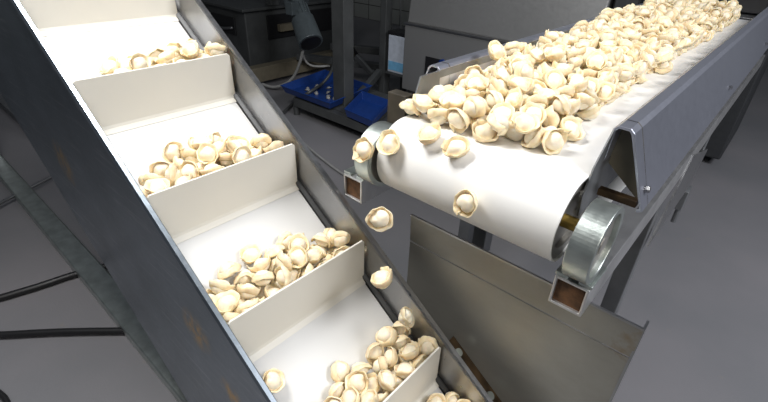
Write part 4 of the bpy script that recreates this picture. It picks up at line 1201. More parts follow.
0,-0.377,1.83,0.954,0.09,0.15,-0.1,0.98
7,-0.35,1.874,0.902,0.75,0.28,-0.4,0.45
6,-0.344,1.833,0.908,0.56,-0.34,-0.4,0.65
6,-0.313,1.841,0.933,0.77,-0.23,-0.33,-0.5
7,-0.316,1.852,0.904,0.8,0.31,0.2,0.47
4,-0.28,1.852,0.903,0.35,0.39,-0.22,0.83
8,-0.5,1.922,0.905,0.15,-0.51,0.85,0.07
7,-0.504,1.889,0.919,0.54,0.35,0.05,0.77
5,-0.474,1.878,0.936,0.25,-0.35,-0.56,-0.71
5,-0.501,1.912,0.951,0.95,0.04,-0.12,0.27
6,-0.466,1.91,0.972,0.96,0.04,-0.16,-0.21
2,-0.452,1.909,0.903,0.36,0.14,0.12,-0.91
3,-0.464,1.906,0.934,0.39,0.43,-0.54,0.61
6,-0.44,1.877,0.918,0.4,0.7,-0.48,0.35
7,-0.431,1.923,0.954,0.01,-0.43,-0.07,-0.9
2,-0.394,1.891,0.903,0.94,0.13,0.21,-0.22
0,-0.37,1.91,0.922,0.86,-0.06,-0.07,-0.5
2,-0.419,1.914,0.924,0.3,-0.07,0.08,-0.95
0,-0.399,1.907,0.946,0.32,0.39,-0.24,0.83
5,-0.341,1.905,0.902,0.81,-0.36,-0.26,-0.37
3,-0.322,1.881,0.935,0.59,0.18,-0.07,-0.78
2,-0.355,1.864,0.939,0.49,0.03,-0.87,0.09
1,-0.303,1.898,0.903,0.34,0.56,-0.16,0.74
0,-0.284,1.888,0.93,0.97,0.17,0.01,-0.15
0,-0.262,1.881,0.903,0.19,-0.15,-0.27,0.93
8,-0.475,1.964,0.902,0.8,0.07,-0.17,-0.57
3,-0.506,1.962,0.913,0.5,-0.01,0.86,0.12
3,-0.494,1.935,0.93,0.8,0.12,-0.28,0.52
8,-0.474,1.963,0.964,0.34,-0.73,0.48,0.35
5,-0.508,1.947,0.957,0.75,-0.11,-0.65,0.09
1,-0.442,1.945,0.903,0.96,-0.16,0.16,-0.16
7,-0.418,1.953,0.926,0.38,-0.06,-0.16,0.91
5,-0.457,1.934,0.94,0.66,-0.59,-0.33,0.33
4,-0.433,1.966,0.952,0.73,-0.42,-0.09,-0.52
1,-0.396,1.928,0.903,0.84,-0.03,0.23,0.48
5,-0.382,1.946,0.925,0,-0.55,-0.31,-0.78
4,-0.359,1.962,0.932,0.15,0.51,-0.03,0.85
0,-0.348,1.938,0.907,0.54,-0.32,0.27,0.72
6,-0.317,1.921,0.928,0.39,-0.07,-0.05,0.92
2,-0.305,1.937,0.905,0.05,-0.95,-0.29,0.13
3,-0.289,1.95,0.927,0.61,-0.45,0.08,-0.64
8,-0.269,1.925,0.903,0.86,-0.32,0.13,-0.36
3,-0.497,2.001,0.902,0.09,0.01,0.14,-0.98
6,-0.5,1.998,0.931,0.61,0.38,-0.21,0.67
1,-0.475,1.977,0.934,0.96,0.27,-0.01,0.01
6,-0.501,1.982,0.959,0.16,0.22,0.9,0.34
8,-0.44,1.989,0.902,0.09,-0.04,0.14,0.98
5,-0.462,2.007,0.923,0.66,-0.17,-0.52,0.52
0,-0.425,1.993,0.929,0.23,0.23,-0.3,0.9
6,-0.411,1.992,0.96,0.35,-0.24,-0.07,-0.9
3,-0.394,1.972,0.904,0.17,0.04,0.48,0.86
8,-0.387,2.007,0.902,0.41,-0.11,-0.23,-0.88
3,-0.39,2.007,0.937,0.27,-0.03,0.57,0.78
3,-0.341,1.996,0.95,0.71,-0.06,-0.12,0.69
2,-0.32,1.978,0.933,0.94,0.16,-0.31,-0.06
3,-0.346,1.974,0.902,0.18,-0.02,0.18,0.97
1,-0.355,2.004,0.919,0.74,-0.32,0.19,-0.56
3,-0.326,2.02,0.927,0.94,-0.05,-0.15,-0.3
0,-0.295,1.982,0.901,0.61,-0.27,-0.37,-0.65
1,-0.288,2.008,0.921,0.95,-0,-0.27,0.15
6,-0.256,2,0.905,0.75,0.06,0.35,-0.56
2,-0.495,2.045,0.902,0.16,0.06,0.02,-0.98
6,-0.491,2.035,0.933,0.4,-0.01,-0.33,-0.86
4,-0.505,2.063,0.947,0.38,0.42,-0.39,-0.73
8,-0.46,2.035,0.904,0.94,0.31,0.06,0.15
0,-0.422,2.027,0.918,0.72,0.25,0.55,-0.35
4,-0.434,2.03,0.948,0.16,-0.13,-0.22,0.95
1,-0.47,2.011,0.958,0.21,-0.27,-0.06,-0.94
7,-0.382,2.053,0.904,0.4,-0.11,0.36,-0.83
6,-0.372,2.042,0.938,0.4,0.49,0.09,-0.77
8,-0.404,2.039,0.946,0.48,-0.64,-0.02,-0.6
8,-0.43,2.063,0.947,0.04,-0.5,-0.34,0.79
1,-0.353,2.039,0.904,0.38,0.6,-0.23,0.67
4,-0.327,2.058,0.933,0.99,-0.02,-0.11,0.04
6,-0.306,2.094,0.951,0.53,-0.27,0.04,-0.81
2,-0.308,2.034,0.902,0.25,0.06,0.04,-0.97
8,-0.286,2.054,0.923,0.45,0.29,0.31,0.78
5,-0.272,2.034,0.903,0.91,0.41,0.08,-0.02
0,-0.498,2.088,0.902,0.97,-0.2,-0.15,0.01
0,-0.504,2.122,0.915,0.45,0.05,0.8,0.39
3,-0.506,2.1,0.932,0.94,0.33,0.04,0.03
1,-0.488,2.088,0.957,0.66,-0.45,-0.27,-0.54
8,-0.494,2.12,0.972,0.86,-0.09,-0.2,-0.46
0,-0.456,2.076,0.903,0.35,0.03,0.31,-0.88
8,-0.418,2.06,0.916,0.38,0.43,0.75,-0.32
3,-0.47,2.064,0.931,0.01,0.37,0.87,0.33
3,-0.387,2.086,0.902,0.81,-0.21,-0.44,-0.33
2,-0.372,2.083,0.942,0.76,0.11,-0.25,-0.59
2,-0.404,2.08,0.952,0.77,0.43,-0.43,-0.18
2,-0.396,2.11,0.956,0.32,-0.66,-0.66,-0.19
1,-0.352,2.081,0.902,0.96,-0.13,0.12,-0.21
8,-0.339,2.097,0.925,0.99,0.1,-0.07,0.06
5,-0.341,2.135,0.943,0.67,-0.11,-0.26,-0.69
0,-0.307,2.079,0.903,0.97,0.03,0.17,0.14
0,-0.293,2.109,0.919,0.84,-0.04,-0.27,-0.46
6,-0.304,2.128,0.944,0.04,0.8,0.6,0.07
8,-0.267,2.097,0.907,0.87,0.06,0.37,-0.32
5,-0.475,2.144,0.902,0,-0.08,1,-0.01
7,-0.481,2.149,0.932,0.11,0.95,0.29,-0.06
5,-0.507,2.141,0.947,0.54,0.42,-0.42,-0.6
6,-0.468,2.128,0.954,0.66,0.18,-0.02,-0.73
0,-0.439,2.132,0.91,0.2,-0.53,0.09,0.82
2,-0.459,2.106,0.928,0.04,0.24,-0.09,-0.97
3,-0.424,2.124,0.941,0.11,-0.87,0.43,0.2
2,-0.443,2.155,0.941,0.91,-0.23,-0.19,0.29
4,-0.406,2.119,0.902,0.91,0.15,-0.39,0.01
5,-0.428,2.095,0.913,0.9,-0.23,-0.19,-0.33
4,-0.376,2.113,0.929,0.36,0.72,0.54,0.24
6,-0.385,2.147,0.939,0.26,0.11,-0.16,-0.95
5,-0.327,2.126,0.904,0.79,-0.18,-0.57,-0.15
3,-0.358,2.122,0.903,0.01,0.2,-0.04,-0.98
8,-0.331,2.166,0.931,0.8,0.28,-0.31,0.43
0,-0.3,2.146,0.904,0.7,0.08,-0.49,0.51
3,-0.27,2.144,0.933,0.73,0.17,-0.39,0.53
7,-0.264,2.137,0.903,0.2,0.19,-0.26,-0.93
6,-0.484,2.177,0.904,0.7,-0.19,-0.16,0.67
2,-0.504,2.176,0.925,0.46,-0.38,-0.48,0.64
8,-0.472,2.193,0.936,0.95,0.14,-0.1,-0.24
7,-0.468,2.164,0.958,0.35,-0.08,-0.18,0.91
3,-0.497,2.162,0.976,0.16,0.04,0.15,-0.97
4,-0.45,2.176,0.909,0.77,-0.03,0.49,-0.41
4,-0.419,2.164,0.914,0.99,-0.11,-0.03,0.05
6,-0.432,2.196,0.935,0.73,-0.63,-0.17,-0.17
3,-0.405,2.22,0.937,0.54,0.4,0.34,0.65
8,-0.398,2.193,0.901,0.7,0.36,-0.26,0.56
6,-0.385,2.15,0.904,0.61,-0.24,0.06,0.75
2,-0.373,2.179,0.927,0.95,0.18,-0.25,-0.03
2,-0.4,2.186,0.95,0.94,0.3,-0.07,-0.16
5,-0.337,2.163,0.903,0.08,0.07,-0.08,-0.99
7,-0.348,2.197,0.904,0.64,-0.37,-0.41,-0.52
2,-0.304,2.188,0.931,0.73,0.36,-0.39,0.42
1,-0.309,2.188,0.902,0.88,0.18,0.13,0.41
8,-0.273,2.174,0.91,0.06,0.47,-0.44,0.76
5,-0.262,2.2,0.904,0.18,-0.09,-0.48,0.85
3,-0.506,2.221,0.902,0.77,0.31,0.08,0.56
5,-0.498,2.218,0.931,0.91,0.39,0.18,-0.01
6,-0.501,2.198,0.958,0.32,0.77,-0.45,0.33
6,-0.497,2.24,0.965,0.08,0.33,-0.94,-0.06
7,-0.456,2.208,0.904,0.27,0.04,0.34,0.9
1,-0.425,2.237,0.903,0.92,-0.17,-0.33,0.12
0,-0.458,2.242,0.914,0.22,0.18,-0.04,0.96
1,-0.438,2.225,0.938,0.07,0.07,-0.63,0.77
3,-0.388,2.229,0.902,0.46,0.33,0.14,0.81
2,-0.363,2.222,0.92,0.26,-0.25,-0.13,-0.92
6,-0.36,2.248,0.94,0.34,-0.66,-0.43,-0.52
1,-0.371,2.224,0.955,0.69,0.16,-0.12,-0.7
5,-0.338,2.231,0.902,0.67,-0.1,-0.12,0.73
0,-0.328,2.223,0.931,0.89,0.42,-0.17,-0.04
0,-0.336,2.202,0.953,0.21,0.14,-0.15,-0.95
5,-0.306,2.23,0.904,0.43,0.52,0.15,0.72
3,-0.287,2.216,0.93,0.88,0.05,0.14,0.45
2,-0.274,2.243,0.903,0.92,-0,0.22,-0.32
8,-0.491,2.267,0.902,0.83,-0.09,-0.34,-0.43
1,-0.505,2.293,0.911,0.46,0.85,-0.06,0.26
0,-0.501,2.25,0.936,0.47,0.16,0.2,0.85
6,-0.465,2.25,0.952,0.75,-0.42,0.46,0.21
6,-0.49,2.275,0.968,0.92,-0.23,-0.24,-0.2
3,-0.44,2.276,0.902,0.09,-0.13,0.04,0.99
6,-0.46,2.299,0.921,0.96,0.1,-0.27,0.06
3,-0.434,2.262,0.937,0.55,0.71,-0.27,-0.34
3,-0.406,2.272,0.902,0.62,0.3,0.16,0.7
5,-0.367,2.275,0.903,0.73,0.03,-0.15,-0.66
5,-0.393,2.266,0.927,0.31,0.37,-0.87,-0.09
4,-0.359,2.279,0.939,0.59,-0.66,-0.08,0.46
5,-0.334,2.275,0.905,0.26,0.55,0.77,0.2
5,-0.325,2.26,0.929,0.89,-0.17,-0.15,-0.39
5,-0.296,2.276,0.904,0.78,-0.09,0.28,-0.56
0,-0.279,2.274,0.927,0.94,0.21,-0.26,0.06
1,-0.297,2.275,0.952,0.96,-0.06,0,0.26
5,-0.257,2.276,0.903,0.55,0.39,0.36,0.65
5,-0.468,2.331,0.903,0.18,-0.1,-0.23,0.95
3,-0.503,2.329,0.919,0.26,-0.28,0.11,-0.92
8,-0.479,2.326,0.938,0.74,0.04,-0.14,0.65
3,-0.502,2.296,0.944,0.84,0.19,-0.15,0.49
4,-0.43,2.325,0.902,0.57,-0.07,0.03,-0.82
1,-0.435,2.335,0.931,0.45,0.11,-0.32,-0.83
4,-0.464,2.289,0.949,0.29,-0.44,0.85,-0
4,-0.418,2.304,0.929,0.48,-0.17,0.19,-0.84
4,-0.395,2.316,0.902,0.63,-0.42,0.15,-0.63
7,-0.389,2.35,0.92,0.9,-0,0.08,-0.42
5,-0.363,2.319,0.934,0.06,-0.1,-0.44,0.89
8,-0.387,2.299,0.944,0.13,-0.34,0.22,-0.91
3,-0.318,2.332,0.941,0.74,-0.25,-0.27,0.56
7,-0.355,2.311,0.903,0.56,0.04,0.23,0.8
7,-0.327,2.336,0.91,0.33,0.1,0.01,0.94
0,-0.321,2.304,0.929,0.82,-0.17,-0.39,-0.38
6,-0.302,2.308,0.903,0.71,-0.19,0.06,0.67
1,-0.29,2.329,0.927,0.94,-0.13,0.27,-0.15
7,-0.261,2.324,0.902,0.84,-0.08,0,0.54
0,-0.498,2.36,0.904,0.03,0.21,-0.43,0.88
3,-0.467,2.373,0.927,0.2,0.86,-0.47,0.06
0,-0.501,2.367,0.942,0.91,-0.31,-0.11,-0.25
3,-0.488,2.392,0.958,0.1,0.2,0.01,0.97
1,-0.501,2.335,0.964,0.94,0.09,-0.11,0.32
5,-0.435,2.363,0.902,0.26,0.04,0.14,0.95
5,-0.427,2.383,0.926,0.92,-0.04,-0.4,-0.06
4,-0.444,2.364,0.951,0.36,0.14,-0.39,0.83
0,-0.448,2.334,0.963,0.94,0.14,-0.26,0.18
0,-0.396,2.374,0.901,0.52,0.44,-0.18,0.71
3,-0.385,2.394,0.94,0.88,0.33,0.01,-0.33
1,-0.39,2.341,0.95,0.44,0.23,-0.13,-0.86
2,-0.352,2.37,0.903,0.49,0.01,0.17,-0.85
7,-0.317,2.374,0.92,0.8,-0.14,-0.05,0.58
7,-0.345,2.364,0.933,0.16,0.13,0.17,-0.96
3,-0.294,2.358,0.902,0.11,0.14,-0.05,-0.98
3,-0.27,2.372,0.932,0.89,0.41,-0.1,0.15
8,-0.268,2.344,0.945,0.95,0.18,-0.21,0.16
5,-0.266,2.381,0.903,0.79,0.22,-0.13,-0.56
1,-0.495,2.397,0.902,0.57,0.04,-0.23,-0.79
1,-0.507,2.407,0.928,0.73,-0.18,-0.58,0.3
1,-0.492,2.431,0.954,0.4,-0.24,-0.24,-0.85
2,-0.473,2.454,0.968,0.55,0.03,0.01,0.84
4,-0.418,2.422,0.905,0.39,0.27,0.07,-0.88
6,-0.451,2.4,0.906,0.18,0.14,-0.47,0.85
7,-0.477,2.422,0.929,0.53,0.27,-0.38,-0.71
6,-0.451,2.398,0.955,0.74,-0.64,0.23,0.03
3,-0.384,2.409,0.908,0.45,0.18,0.38,-0.79
1,-0.371,2.428,0.932,0.53,0.46,0.19,0.69
6,-0.406,2.415,0.954,0.57,0.64,-0.22,0.47
2,-0.373,2.37,0.957,0.57,0.42,-0.52,0.49
7,-0.346,2.41,0.902,0.71,-0.23,0.04,-0.66
6,-0.345,2.397,0.934,0.72,0.27,-0.46,0.44
5,-0.339,2.43,0.939,0.65,-0.48,0.6,-0.02
8,-0.309,2.408,0.903,0.98,0.18,0.09,-0.03
1,-0.293,2.405,0.932,0.61,-0.28,0.03,-0.75
1,-0.265,2.406,0.949,0.98,-0.11,-0.15,0.06
0,-0.258,2.415,0.902,0.23,0.14,0.27,0.93
6,-0.502,2.438,0.903,0.93,0.08,0.06,0.37
5,-0.507,2.452,0.931,0.88,0.02,0.15,0.45
2,-0.459,2.464,0.936,0.48,-0.12,0.15,-0.85
3,-0.496,2.478,0.95,0.15,-0.03,-0.93,0.34
2,-0.459,2.446,0.901,0.17,-0.45,-0.12,-0.87
6,-0.437,2.424,0.929,0.34,-0.2,-0.32,-0.86
0,-0.425,2.449,0.941,0.82,-0.46,0.13,-0.3
0,-0.446,2.43,0.962,0.44,-0.33,-0.06,0.84
0,-0.361,2.449,0.904,0.15,0.23,-0.03,-0.96
6,-0.394,2.448,0.916,0.66,-0.36,-0.09,0.65
1,-0.395,2.462,0.945,0.09,-0.43,-0.39,-0.81
7,-0.358,2.465,0.942,0.73,-0.02,0.24,0.64
5,-0.332,2.472,0.902,0.3,0.39,-0.26,0.83
6,-0.319,2.443,0.907,0.89,0.31,0.34,-0.05
5,-0.307,2.442,0.94,0.93,-0.09,-0.06,0.35
0,-0.291,2.472,0.901,0.65,0.3,-0.28,0.64
2,-0.277,2.443,0.92,0.81,-0.05,-0.1,0.57
8,-0.255,2.463,0.901,0.88,0.16,-0.45,-0.07
0,-0.489,2.515,0.902,0.96,0.28,-0.02,-0.05
1,-0.501,2.479,0.904,0.86,0.39,-0.18,0.28
6,-0.466,2.501,0.931,0.12,-0.74,-0.13,-0.65
4,-0.488,2.509,0.957,0.21,0.23,-0.09,0.95
0,-0.434,2.503,0.902,0.02,0.02,0.07,-1
8,-0.428,2.465,0.911,0.19,0.01,-0.09,0.98
3,-0.433,2.486,0.939,0.35,-0.55,-0.29,-0.7
7,-0.426,2.516,0.959,0.15,-0.12,-0.89,-0.42
1,-0.4,2.493,0.903,0.23,0.43,-0.15,0.86
2,-0.375,2.493,0.922,0.85,0.25,0.26,-0.38
0,-0.402,2.5,0.945,0.75,-0.4,0.06,0.53
8,-0.375,2.484,0.963,0.48,0.28,0.11,0.82
8,-0.345,2.505,0.902,0.71,-0.04,-0.06,0.7
8,-0.333,2.497,0.936,0.35,0.9,-0.1,-0.25
8,-0.298,2.505,0.902,0.22,-0.45,-0.37,-0.78
0,-0.275,2.483,0.941,0.02,0.91,0.4,-0.11
5,-0.261,2.506,0.902,0.08,0.44,-0.15,0.88
6,-0.503,2.551,0.903,0.26,-0.41,-0.18,-0.85
7,-0.504,2.517,0.932,0.73,-0.09,0.2,-0.65
7,-0.475,2.542,0.927,0.02,0.07,0.56,0.82
3,-0.492,2.548,0.962,0.89,-0.11,-0.17,-0.41
8,-0.448,2.546,0.902,0.95,0.23,-0.22,0.05
2,-0.442,2.53,0.933,0.16,-0.86,0.49,-0.01
5,-0.412,2.554,0.932,0.72,-0.62,0.16,0.27
6,-0.453,2.559,0.945,0.3,-0.22,-0.18,-0.91
1,-0.408,2.534,0.904,0.93,-0.21,0.29,-0.03
7,-0.375,2.536,0.917,0.33,-0.18,-0.01,-0.93
2,-0.383,2.542,0.946,0.64,0.29,-0.34,0.62
8,-0.339,2.549,0.903,0.14,-0.37,-0.92,-0.05
3,-0.343,2.532,0.927,0.31,0.38,-0.05,0.87
0,-0.295,2.538,0.902,0.28,-0.45,-0.32,-0.78
6,-0.309,2.526,0.939,0.21,0.07,-0.06,0.97
3,-0.261,2.547,0.903,0.97,0.18,0.13,-0.06
7,-0.506,2.595,0.903,0.96,-0.03,0.2,-0.19
6,-0.506,2.571,0.931,0.66,-0.46,0.09,-0.58
6,-0.473,2.583,0.921,0.61,0.21,-0.75,0.12
5,-0.452,2.597,0.943,0.36,-0.23,-0.72,-0.54
7,-0.429,2.609,0.904,0.8,0.21,0.17,-0.53
0,-0.466,2.616,0.912,0.72,-0.25,-0,0.65
3,-0.436,2.581,0.917,0.41,0.28,0.48,-0.72
0,-0.421,2.581,0.95,0.55,-0.14,-0.13,-0.82
2,-0.374,2.574,0.903,0.29,-0.19,0.18,0.92
4,-0.382,2.614,0.908,0.94,0.11,-0.31,-0
6,-0.401,2.587,0.922,0.55,0.05,-0.54,0.64
2,-0.357,2.566,0.937,0.56,-0.19,-0.06,0.81
2,-0.342,2.607,0.902,0.78,0.26,-0.07,0.56
2,-0.333,2.578,0.919,0.85,0.04,-0.14,0.5
0,-0.315,2.568,0.945,0.85,0.44,-0.3,0.07
8,-0.305,2.58,0.904,0,0.89,0.46,-0.03
4,-0.285,2.567,0.925,0.2,-0.64,0.39,-0.64
8,-0.255,2.59,0.936,0.58,-0.47,-0.26,0.62
5,-0.255,2.581,0.902,0.9,-0.26,-0.35,-0.1
0,-0.505,2.645,0.903,0.81,-0.09,0.21,-0.55
7,-0.499,2.618,0.925,0.32,0.22,0.08,0.92
5,-0.49,2.635,0.95,0.1,0.62,0.07,0.78
1,-0.501,2.598,0.951,0.65,0.36,-0.08,0.67
5,-0.435,2.642,0.903,0.56,-0.27,-0.28,0.73
6,-0.467,2.666,0.908,0.38,0.87,0.03,0.32
5,-0.457,2.638,0.935,0.04,-0.46,-0.13,-0.88
3,-0.436,2.638,0.959,0.35,0.23,-0.14,0.9
3,-0.402,2.643,0.902,0.52,-0.14,0.23,-0.81
5,-0.364,2.639,0.904,0.82,0.44,-0.27,0.26
1,-0.413,2.62,0.936,0.77,-0.34,-0.49,0.22
2,-0.384,2.609,0.945,0.44,-0.47,0.05,-0.76
2,-0.347,2.619,0.936,0.44,0.51,-0.22,0.71
7,-0.326,2.652,0.903,0.23,0.21,0.04,-0.95
3,-0.317,2.641,0.932,0.72,0.41,-0.07,-0.55
7,-0.314,2.61,0.945,0.96,0.06,-0.05,-0.25
6,-0.294,2.631,0.903,0.97,0.18,0.02,0.14
2,-0.265,2.634,0.926,0.69,0.47,-0.4,0.38
7,-0.288,2.606,0.923,0.73,-0.08,-0.36,-0.58
6,-0.261,2.655,0.905,0.81,0.35,-0.13,-0.45
7,-0.506,2.682,0.904,0.92,-0.36,0.12,-0.11
8,-0.481,2.705,0.919,0.3,-0.21,0.24,-0.9
6,-0.491,2.666,0.937,0.15,-0.96,-0.22,0.05
7,-0.503,2.668,0.965,0.28,0.33,0.13,0.9
1,-0.434,2.706,0.902,0.06,-0.08,-0.13,0.99
4,-0.451,2.703,0.929,0.67,0.32,-0.2,0.64
2,-0.438,2.673,0.941,0.07,-0.86,0.35,-0.36
1,-0.43,2.7,0.962,0.6,-0.27,0.03,0.76
8,-0.382,2.679,0.902,0.92,-0.15,0.04,-0.37
4,-0.412,2.672,0.921,0.31,-0.27,-0.02,0.91
7,-0.38,2.698,0.928,0.02,0.1,0.85,-0.51
3,-0.379,2.653,0.932,0.44,0.01,-0.34,-0.83
5,-0.394,2.668,0.953,0.23,-0.25,0.02,-0.94
7,-0.348,2.668,0.924,0.74,-0.19,-0.03,0.64
3,-0.302,2.675,0.903,0.97,-0.04,0.23,-0.08
3,-0.29,2.66,0.929,0.93,-0.2,-0.03,0.3
5,-0.506,2.727,0.902,0.75,-0.1,0.11,-0.64
5,-0.505,2.735,0.932,0.94,0.33,0.13,-0.02
3,-0.506,2.707,0.955,0.18,-0.49,-0.04,0.85
5,-0.476,2.703,0.963,0.89,0.1,-0.14,0.42
7,-0.467,2.742,0.905,0.42,0.24,0.22,-0.85
6,-0.412,2.715,0.936,0.72,0.46,0.52,0.06
5,-0.471,2.744,0.954,0.51,0.1,-0.84,-0.16
5,-0.369,2.703,0.956,0.82,0.02,-0.23,0.53'''
TRAY_REST = '''7,-1.006,0.316,0.862,0.11,0.79,-0.4,-0.45
5,-1.01,0.366,0.87,0.13,0.01,0.26,-0.96
1,-1.01,0.402,0.87,0.58,-0.01,-0.34,-0.73
7,-1.009,0.468,0.863,0.38,-0.23,0.1,-0.89
2,-1.013,0.519,0.865,0.87,0.22,-0.17,0.41
6,-1.008,0.557,0.874,0.38,-0.58,0.28,0.67
7,-1.016,0.338,0.886,0.46,0.29,-0.18,0.82
5,-1.031,0.418,0.885,0.19,-0.1,-0.62,-0.76
0,-1.018,0.451,0.892,0.99,-0.14,0.02,-0.04
6,-1.008,0.499,0.89,0.46,0.28,-0.07,-0.84
3,-1.006,0.541,0.902,0.11,0.15,0.16,-0.97
7,-1.053,0.348,0.895,0.06,0.48,0.07,0.87
5,-1.053,0.391,0.894,0.64,-0.66,0.25,-0.3
8,-1.055,0.449,0.898,0.81,-0.21,0.52,0.18
1,-1.049,0.511,0.891,0.49,0.66,-0.06,0.56
8,-1.046,0.553,0.889,0.61,0.1,-0.14,0.78
5,-1.012,0.38,0.906,0.28,-0.85,0.45,0.08
4,-0.788,0.259,0.706,0.83,-0.15,0.02,0.54
8,-0.793,0.325,0.712,0.84,0.41,0.33,0.17
6,-0.792,0.368,0.709,0.98,0.1,-0.14,0.02
3,-0.787,0.412,0.709,0.75,0.04,-0.25,-0.61
6,-0.784,0.453,0.704,0.29,0.65,-0.63,-0.32
4,-0.788,0.516,0.706,0.24,-0.3,0.19,-0.9
4,-0.79,0.551,0.71,0.95,-0.2,-0.21,0.07
0,-0.792,0.261,0.739,0.28,0.1,0.95,0.05
4,-0.787,0.299,0.729,0.17,0.06,-0.59,0.79
3,-0.784,0.352,0.742,0.72,0.26,0.53,0.36
2,-0.791,0.472,0.728,0.68,-0.19,-0.46,-0.54
7,-0.787,0.511,0.741,0,-0.92,0.02,0.38
3,-0.825,0.32,0.732,0.44,-0.22,0.19,-0.85
8,-0.827,0.454,0.734,0.05,-0.68,-0.28,-0.67
3,-0.821,0.491,0.732,0.09,0.23,0.47,0.85
4,-0.792,0.437,0.734,0.89,0.29,-0.11,0.32
7,-0.568,0.261,0.557,0.41,-0.08,-0.25,0.88
2,-0.567,0.305,0.553,0.91,-0.05,-0.4,-0.1
6,-0.569,0.352,0.553,0.01,-0.22,0.1,-0.97
2,-0.566,0.428,0.553,0.79,-0.02,0.6,0.15
2,-0.576,0.469,0.557,0.92,-0.29,0.24,0.07
6,-0.562,0.512,0.547,0.03,-0.75,0.01,-0.66
1,-0.565,0.552,0.556,0.32,-0.25,-0.13,0.91
7,-0.565,0.389,0.557,0.12,0.53,0.59,0.6
8,-0.346,0.265,0.4,0.55,0.01,-0.24,-0.8
5,-0.341,0.327,0.392,0.36,0.55,0.51,0.55
6,-0.34,0.378,0.395,0.75,-0.07,0.66,-0.03
5,-0.346,0.421,0.394,0.45,-0.2,-0.13,-0.86
4,-0.341,0.464,0.393,0.45,0.58,0.47,0.49
5,-0.342,0.262,0.434,0.63,0.17,-0.43,0.62
6,-0.35,0.302,0.403,0.31,-0.75,-0.43,-0.39
0,-0.348,0.363,0.423,0.6,0.21,-0.08,0.77
7,-0.349,0.301,0.442,0.89,-0.09,0.38,0.24
3,-0.345,0.338,0.451,0.86,-0.21,0.38,-0.29
4,-0.38,0.267,0.421,0.2,0.72,-0.31,0.58
8,-0.388,0.343,0.425,0.88,0.06,0.39,-0.28
2,-0.38,0.297,0.428,0.69,0.08,0.09,0.71
1,-0.412,0.292,0.448,0.09,-0.97,0.11,-0.17
8,-0.227,0.332,0.31,0.51,-0.34,0.24,-0.75
2,-0.225,0.369,0.316,0.24,0.02,-0.33,-0.91
3,-0.231,0.452,0.326,0.45,0.01,0.85,-0.27
3,-0.223,0.493,0.31,0.53,0.52,0.54,0.4
3,-0.223,0.553,0.314,0.66,0.28,0.69,0.03
0,-0.229,0.338,0.343,0.55,-0.15,-0.02,-0.82
7,-0.223,0.412,0.319,0.69,0.2,-0.46,-0.52
6,-0.259,0.454,0.346,0.4,-0.27,0.1,-0.87
3,-0.233,0.485,0.339,0.19,0.36,-0.37,0.84
6,-0.263,0.348,0.339,0.78,-0.15,0.6,-0.1
2,-0.264,0.412,0.337,0.87,-0.01,0.49,-0.06
1,-0.278,0.486,0.347,0.89,0.31,0.33,0.07
8,-0.247,0.513,0.325,0.33,0.2,-0.2,0.9
0,-0.243,0.38,0.344,0.38,-0.41,-0.13,-0.82
3,-0.231,0.423,0.348,0.49,-0.15,-0.02,-0.86
5,-0.224,0.462,0.356,0.65,0.15,-0.46,0.58
6,-0.223,0.523,0.35,0.26,-0.58,0.31,-0.7
6,-0.279,0.381,0.355,0.11,-0.82,0.33,-0.45
3,-0.29,0.43,0.355,0.43,0.32,0.36,0.77'''
def rows(t):
    for l in t.split('\n'):
        v = [float(x) for x in l.split(',')]
        yield int(v[0]), Vector(v[1:4]), Quaternion(v[4:8])
from mathutils import Quaternion, Euler
used = {}
def dumpling(k, p, q, label, group=None, sc=1.0):
    if k not in used:
        o = bpy.data.objects.new('dumpling', KINDS[k][0]); r = bpy.data.objects.new('folded_rim', KINDS[k][1]); used[k] = (o, r)
    else: o, r = used[k][0].copy(), used[k][1].copy()
    C.objects.link(o); C.objects.link(r); r.parent = o
    o.rotation_mode = 'QUATERNION'; o.location = p; o.rotation_quaternion = q; o.scale = (sc, sc, sc)
    for key in ('label', 'category', 'group'):
        if key in o: del o[key]
    return tag(o, label, 'dumpling', group)
for k, p, q in rows(ON_BELT):
    if p.y < .80: lab, g = 'cream dumpling at the near end of the big heap on the wide white belt', 'dumplings at the near end of the belt heap'
    elif p.y < 1.25: lab, g = 'cream dumpling in the middle stretch of the big heap on the wide white belt', 'dumplings in the middle of the belt heap'
    else: lab, g = 'small-looking cream dumpling in the far stretch of the big heap on the wide white belt', 'dumplings in the far part of the belt heap'
    dumpling(k, p, q, lab, g)
names = ['in the lowest pocket at the bottom edge of the inclined conveyor', 'in the fullest lower pocket of the inclined conveyor, behind the second lowest flight',
         'in the middle pocket of the inclined conveyor', 'in the second highest filled pocket of the inclined conveyor', 'in the topmost filled pocket of the inclined conveyor']
FX = [I(s, .438, 0)[0] for s in FL]
for k, p, q in rows(IN_TRAYS):
    j = min(range(5), key=lambda i: abs(FX[i]-.05-p.x))
    dumpling(k, p, q, 'cream dumpling '+names[j], 'dumplings '+names[j].split(',')[0])
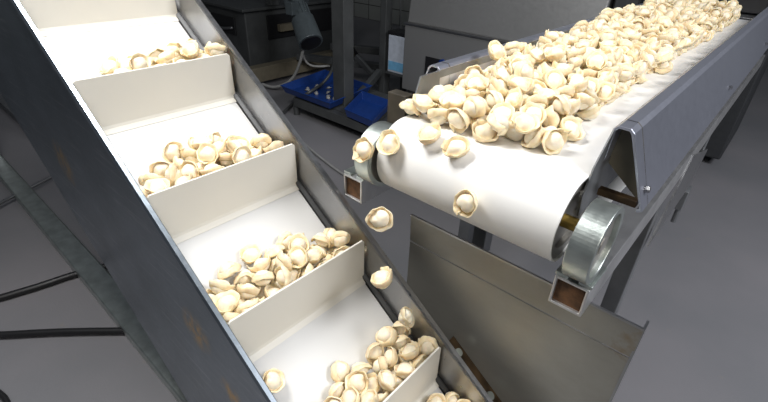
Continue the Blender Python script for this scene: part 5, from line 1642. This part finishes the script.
# the rest of the heap: merged, more than anyone could pick out
def merged(name, data, label):
    b = B()
    for k, p, q in rows(data):
        mt = Matrix.Translation(p)@q.to_matrix().to_4x4()
        for mi, me in enumerate(KINDS[k]):
            n0 = len(b.verts); f0 = len(b.faces); b.from_mesh(me); b.verts.ensure_lookup_table(); b.faces.ensure_lookup_table()
            for v in b.verts[n0:]: v.co = mt@v.co
            for f in b.faces[f0:]: f.material_index = mi; f.smooth = True
    me = bpy.data.meshes.new(name); b.to_mesh(me); b.free()
    me.materials.append(M['dough']); me.materials.append(M['rim'])
    o = bpy.data.objects.new(name, me); C.objects.link(o); tag(o, label, 'dumplings', kind='stuff')
merged('heaped_dumplings', HEAP_REST, 'rest of the cream dumplings deep in and far back along the belt heap')
merged('dumplings_underneath', TRAY_REST, 'cream dumplings lying beneath the others in the pockets of the inclined conveyor')
# single ones
def E3(x, y, z): return Euler((math.radians(x), math.radians(y), math.radians(z))).to_quaternion()
def on_drum(px, py, off=.0152):
    # where the ray meets the belt round the drum
    v = ray(px, py).normalized(); t = .3
    for _ in range(400):
        p = CAM+v*t; d = math.hypot(p.y-DY, p.z-DZ)-DR
        if d < .0004: break
        t += d*.8
    n = Vector((0, p.y-DY, p.z-DZ)).normalized()
    return p+n*off*.97, n
def drum_one(k, px, py, spin, label, tilt=(0, 0, 0)):
    p, n = on_drum(px, py); q = Vector((0, 0, 1)).rotation_difference(n)@E3(0, 0, spin)@E3(*tilt)
    dumpling(k, p, q, label)
drum_one(1, 396, 146, 200, 'dumpling clinging to the top left end of the white drum, rim facing out')
drum_one(3, 471, 201, 60, 'lone dumpling sliding down the middle of the white drum front')
drum_one(4, 433, 140, 250, 'dumpling in front of the heap, just right of the one at the drum end')
drum_one(5, 456, 154, 20, 'pale dumpling at the front edge of the heap, about to slide down the drum')
p = ay(374, 161, .575); dumpling(0, Vector((-.534, .557, .838)), E3(60, -50, 30), 'dumpling hanging over the left end of the drum by the bearing wheel')
dumpling(2, ay(378, 217, .50), E3(70, 40, 25), 'topmost of the three falling dumplings, in mid air below the left square tube')
dumpling(5, ay(383, 278, .50), E3(25, -10, -60), 'middle one of the three falling dumplings, over the rail of the inclined conveyor', sc=1.15)
dumpling(6, ay(406, 318, .50), E3(60, 10, 120), 'lowest of the three falling dumplings, just above the fullest pocket', sc=.9)
s_ = .795; pp = Vector(I(s_, BT+.0152, .262))
def on_belt_i(px, py, off): # ray with the inclined belt plane
    v = ray(px, py); n = N3; o0 = Vector(I(0, BT+off, 0)); return CAM+v*((o0-CAM).dot(n)/v.dot(n))
qi = Vector((0, 0, 1)).rotation_difference(N3)
pl = on_belt_i(271, 381, .0150); pl.y = max(pl.y, .271)
dumpling(3, pl, qi@E3(0, 0, 40), 'lone dumpling lying by the dark near panel in the fullest lower pocket')
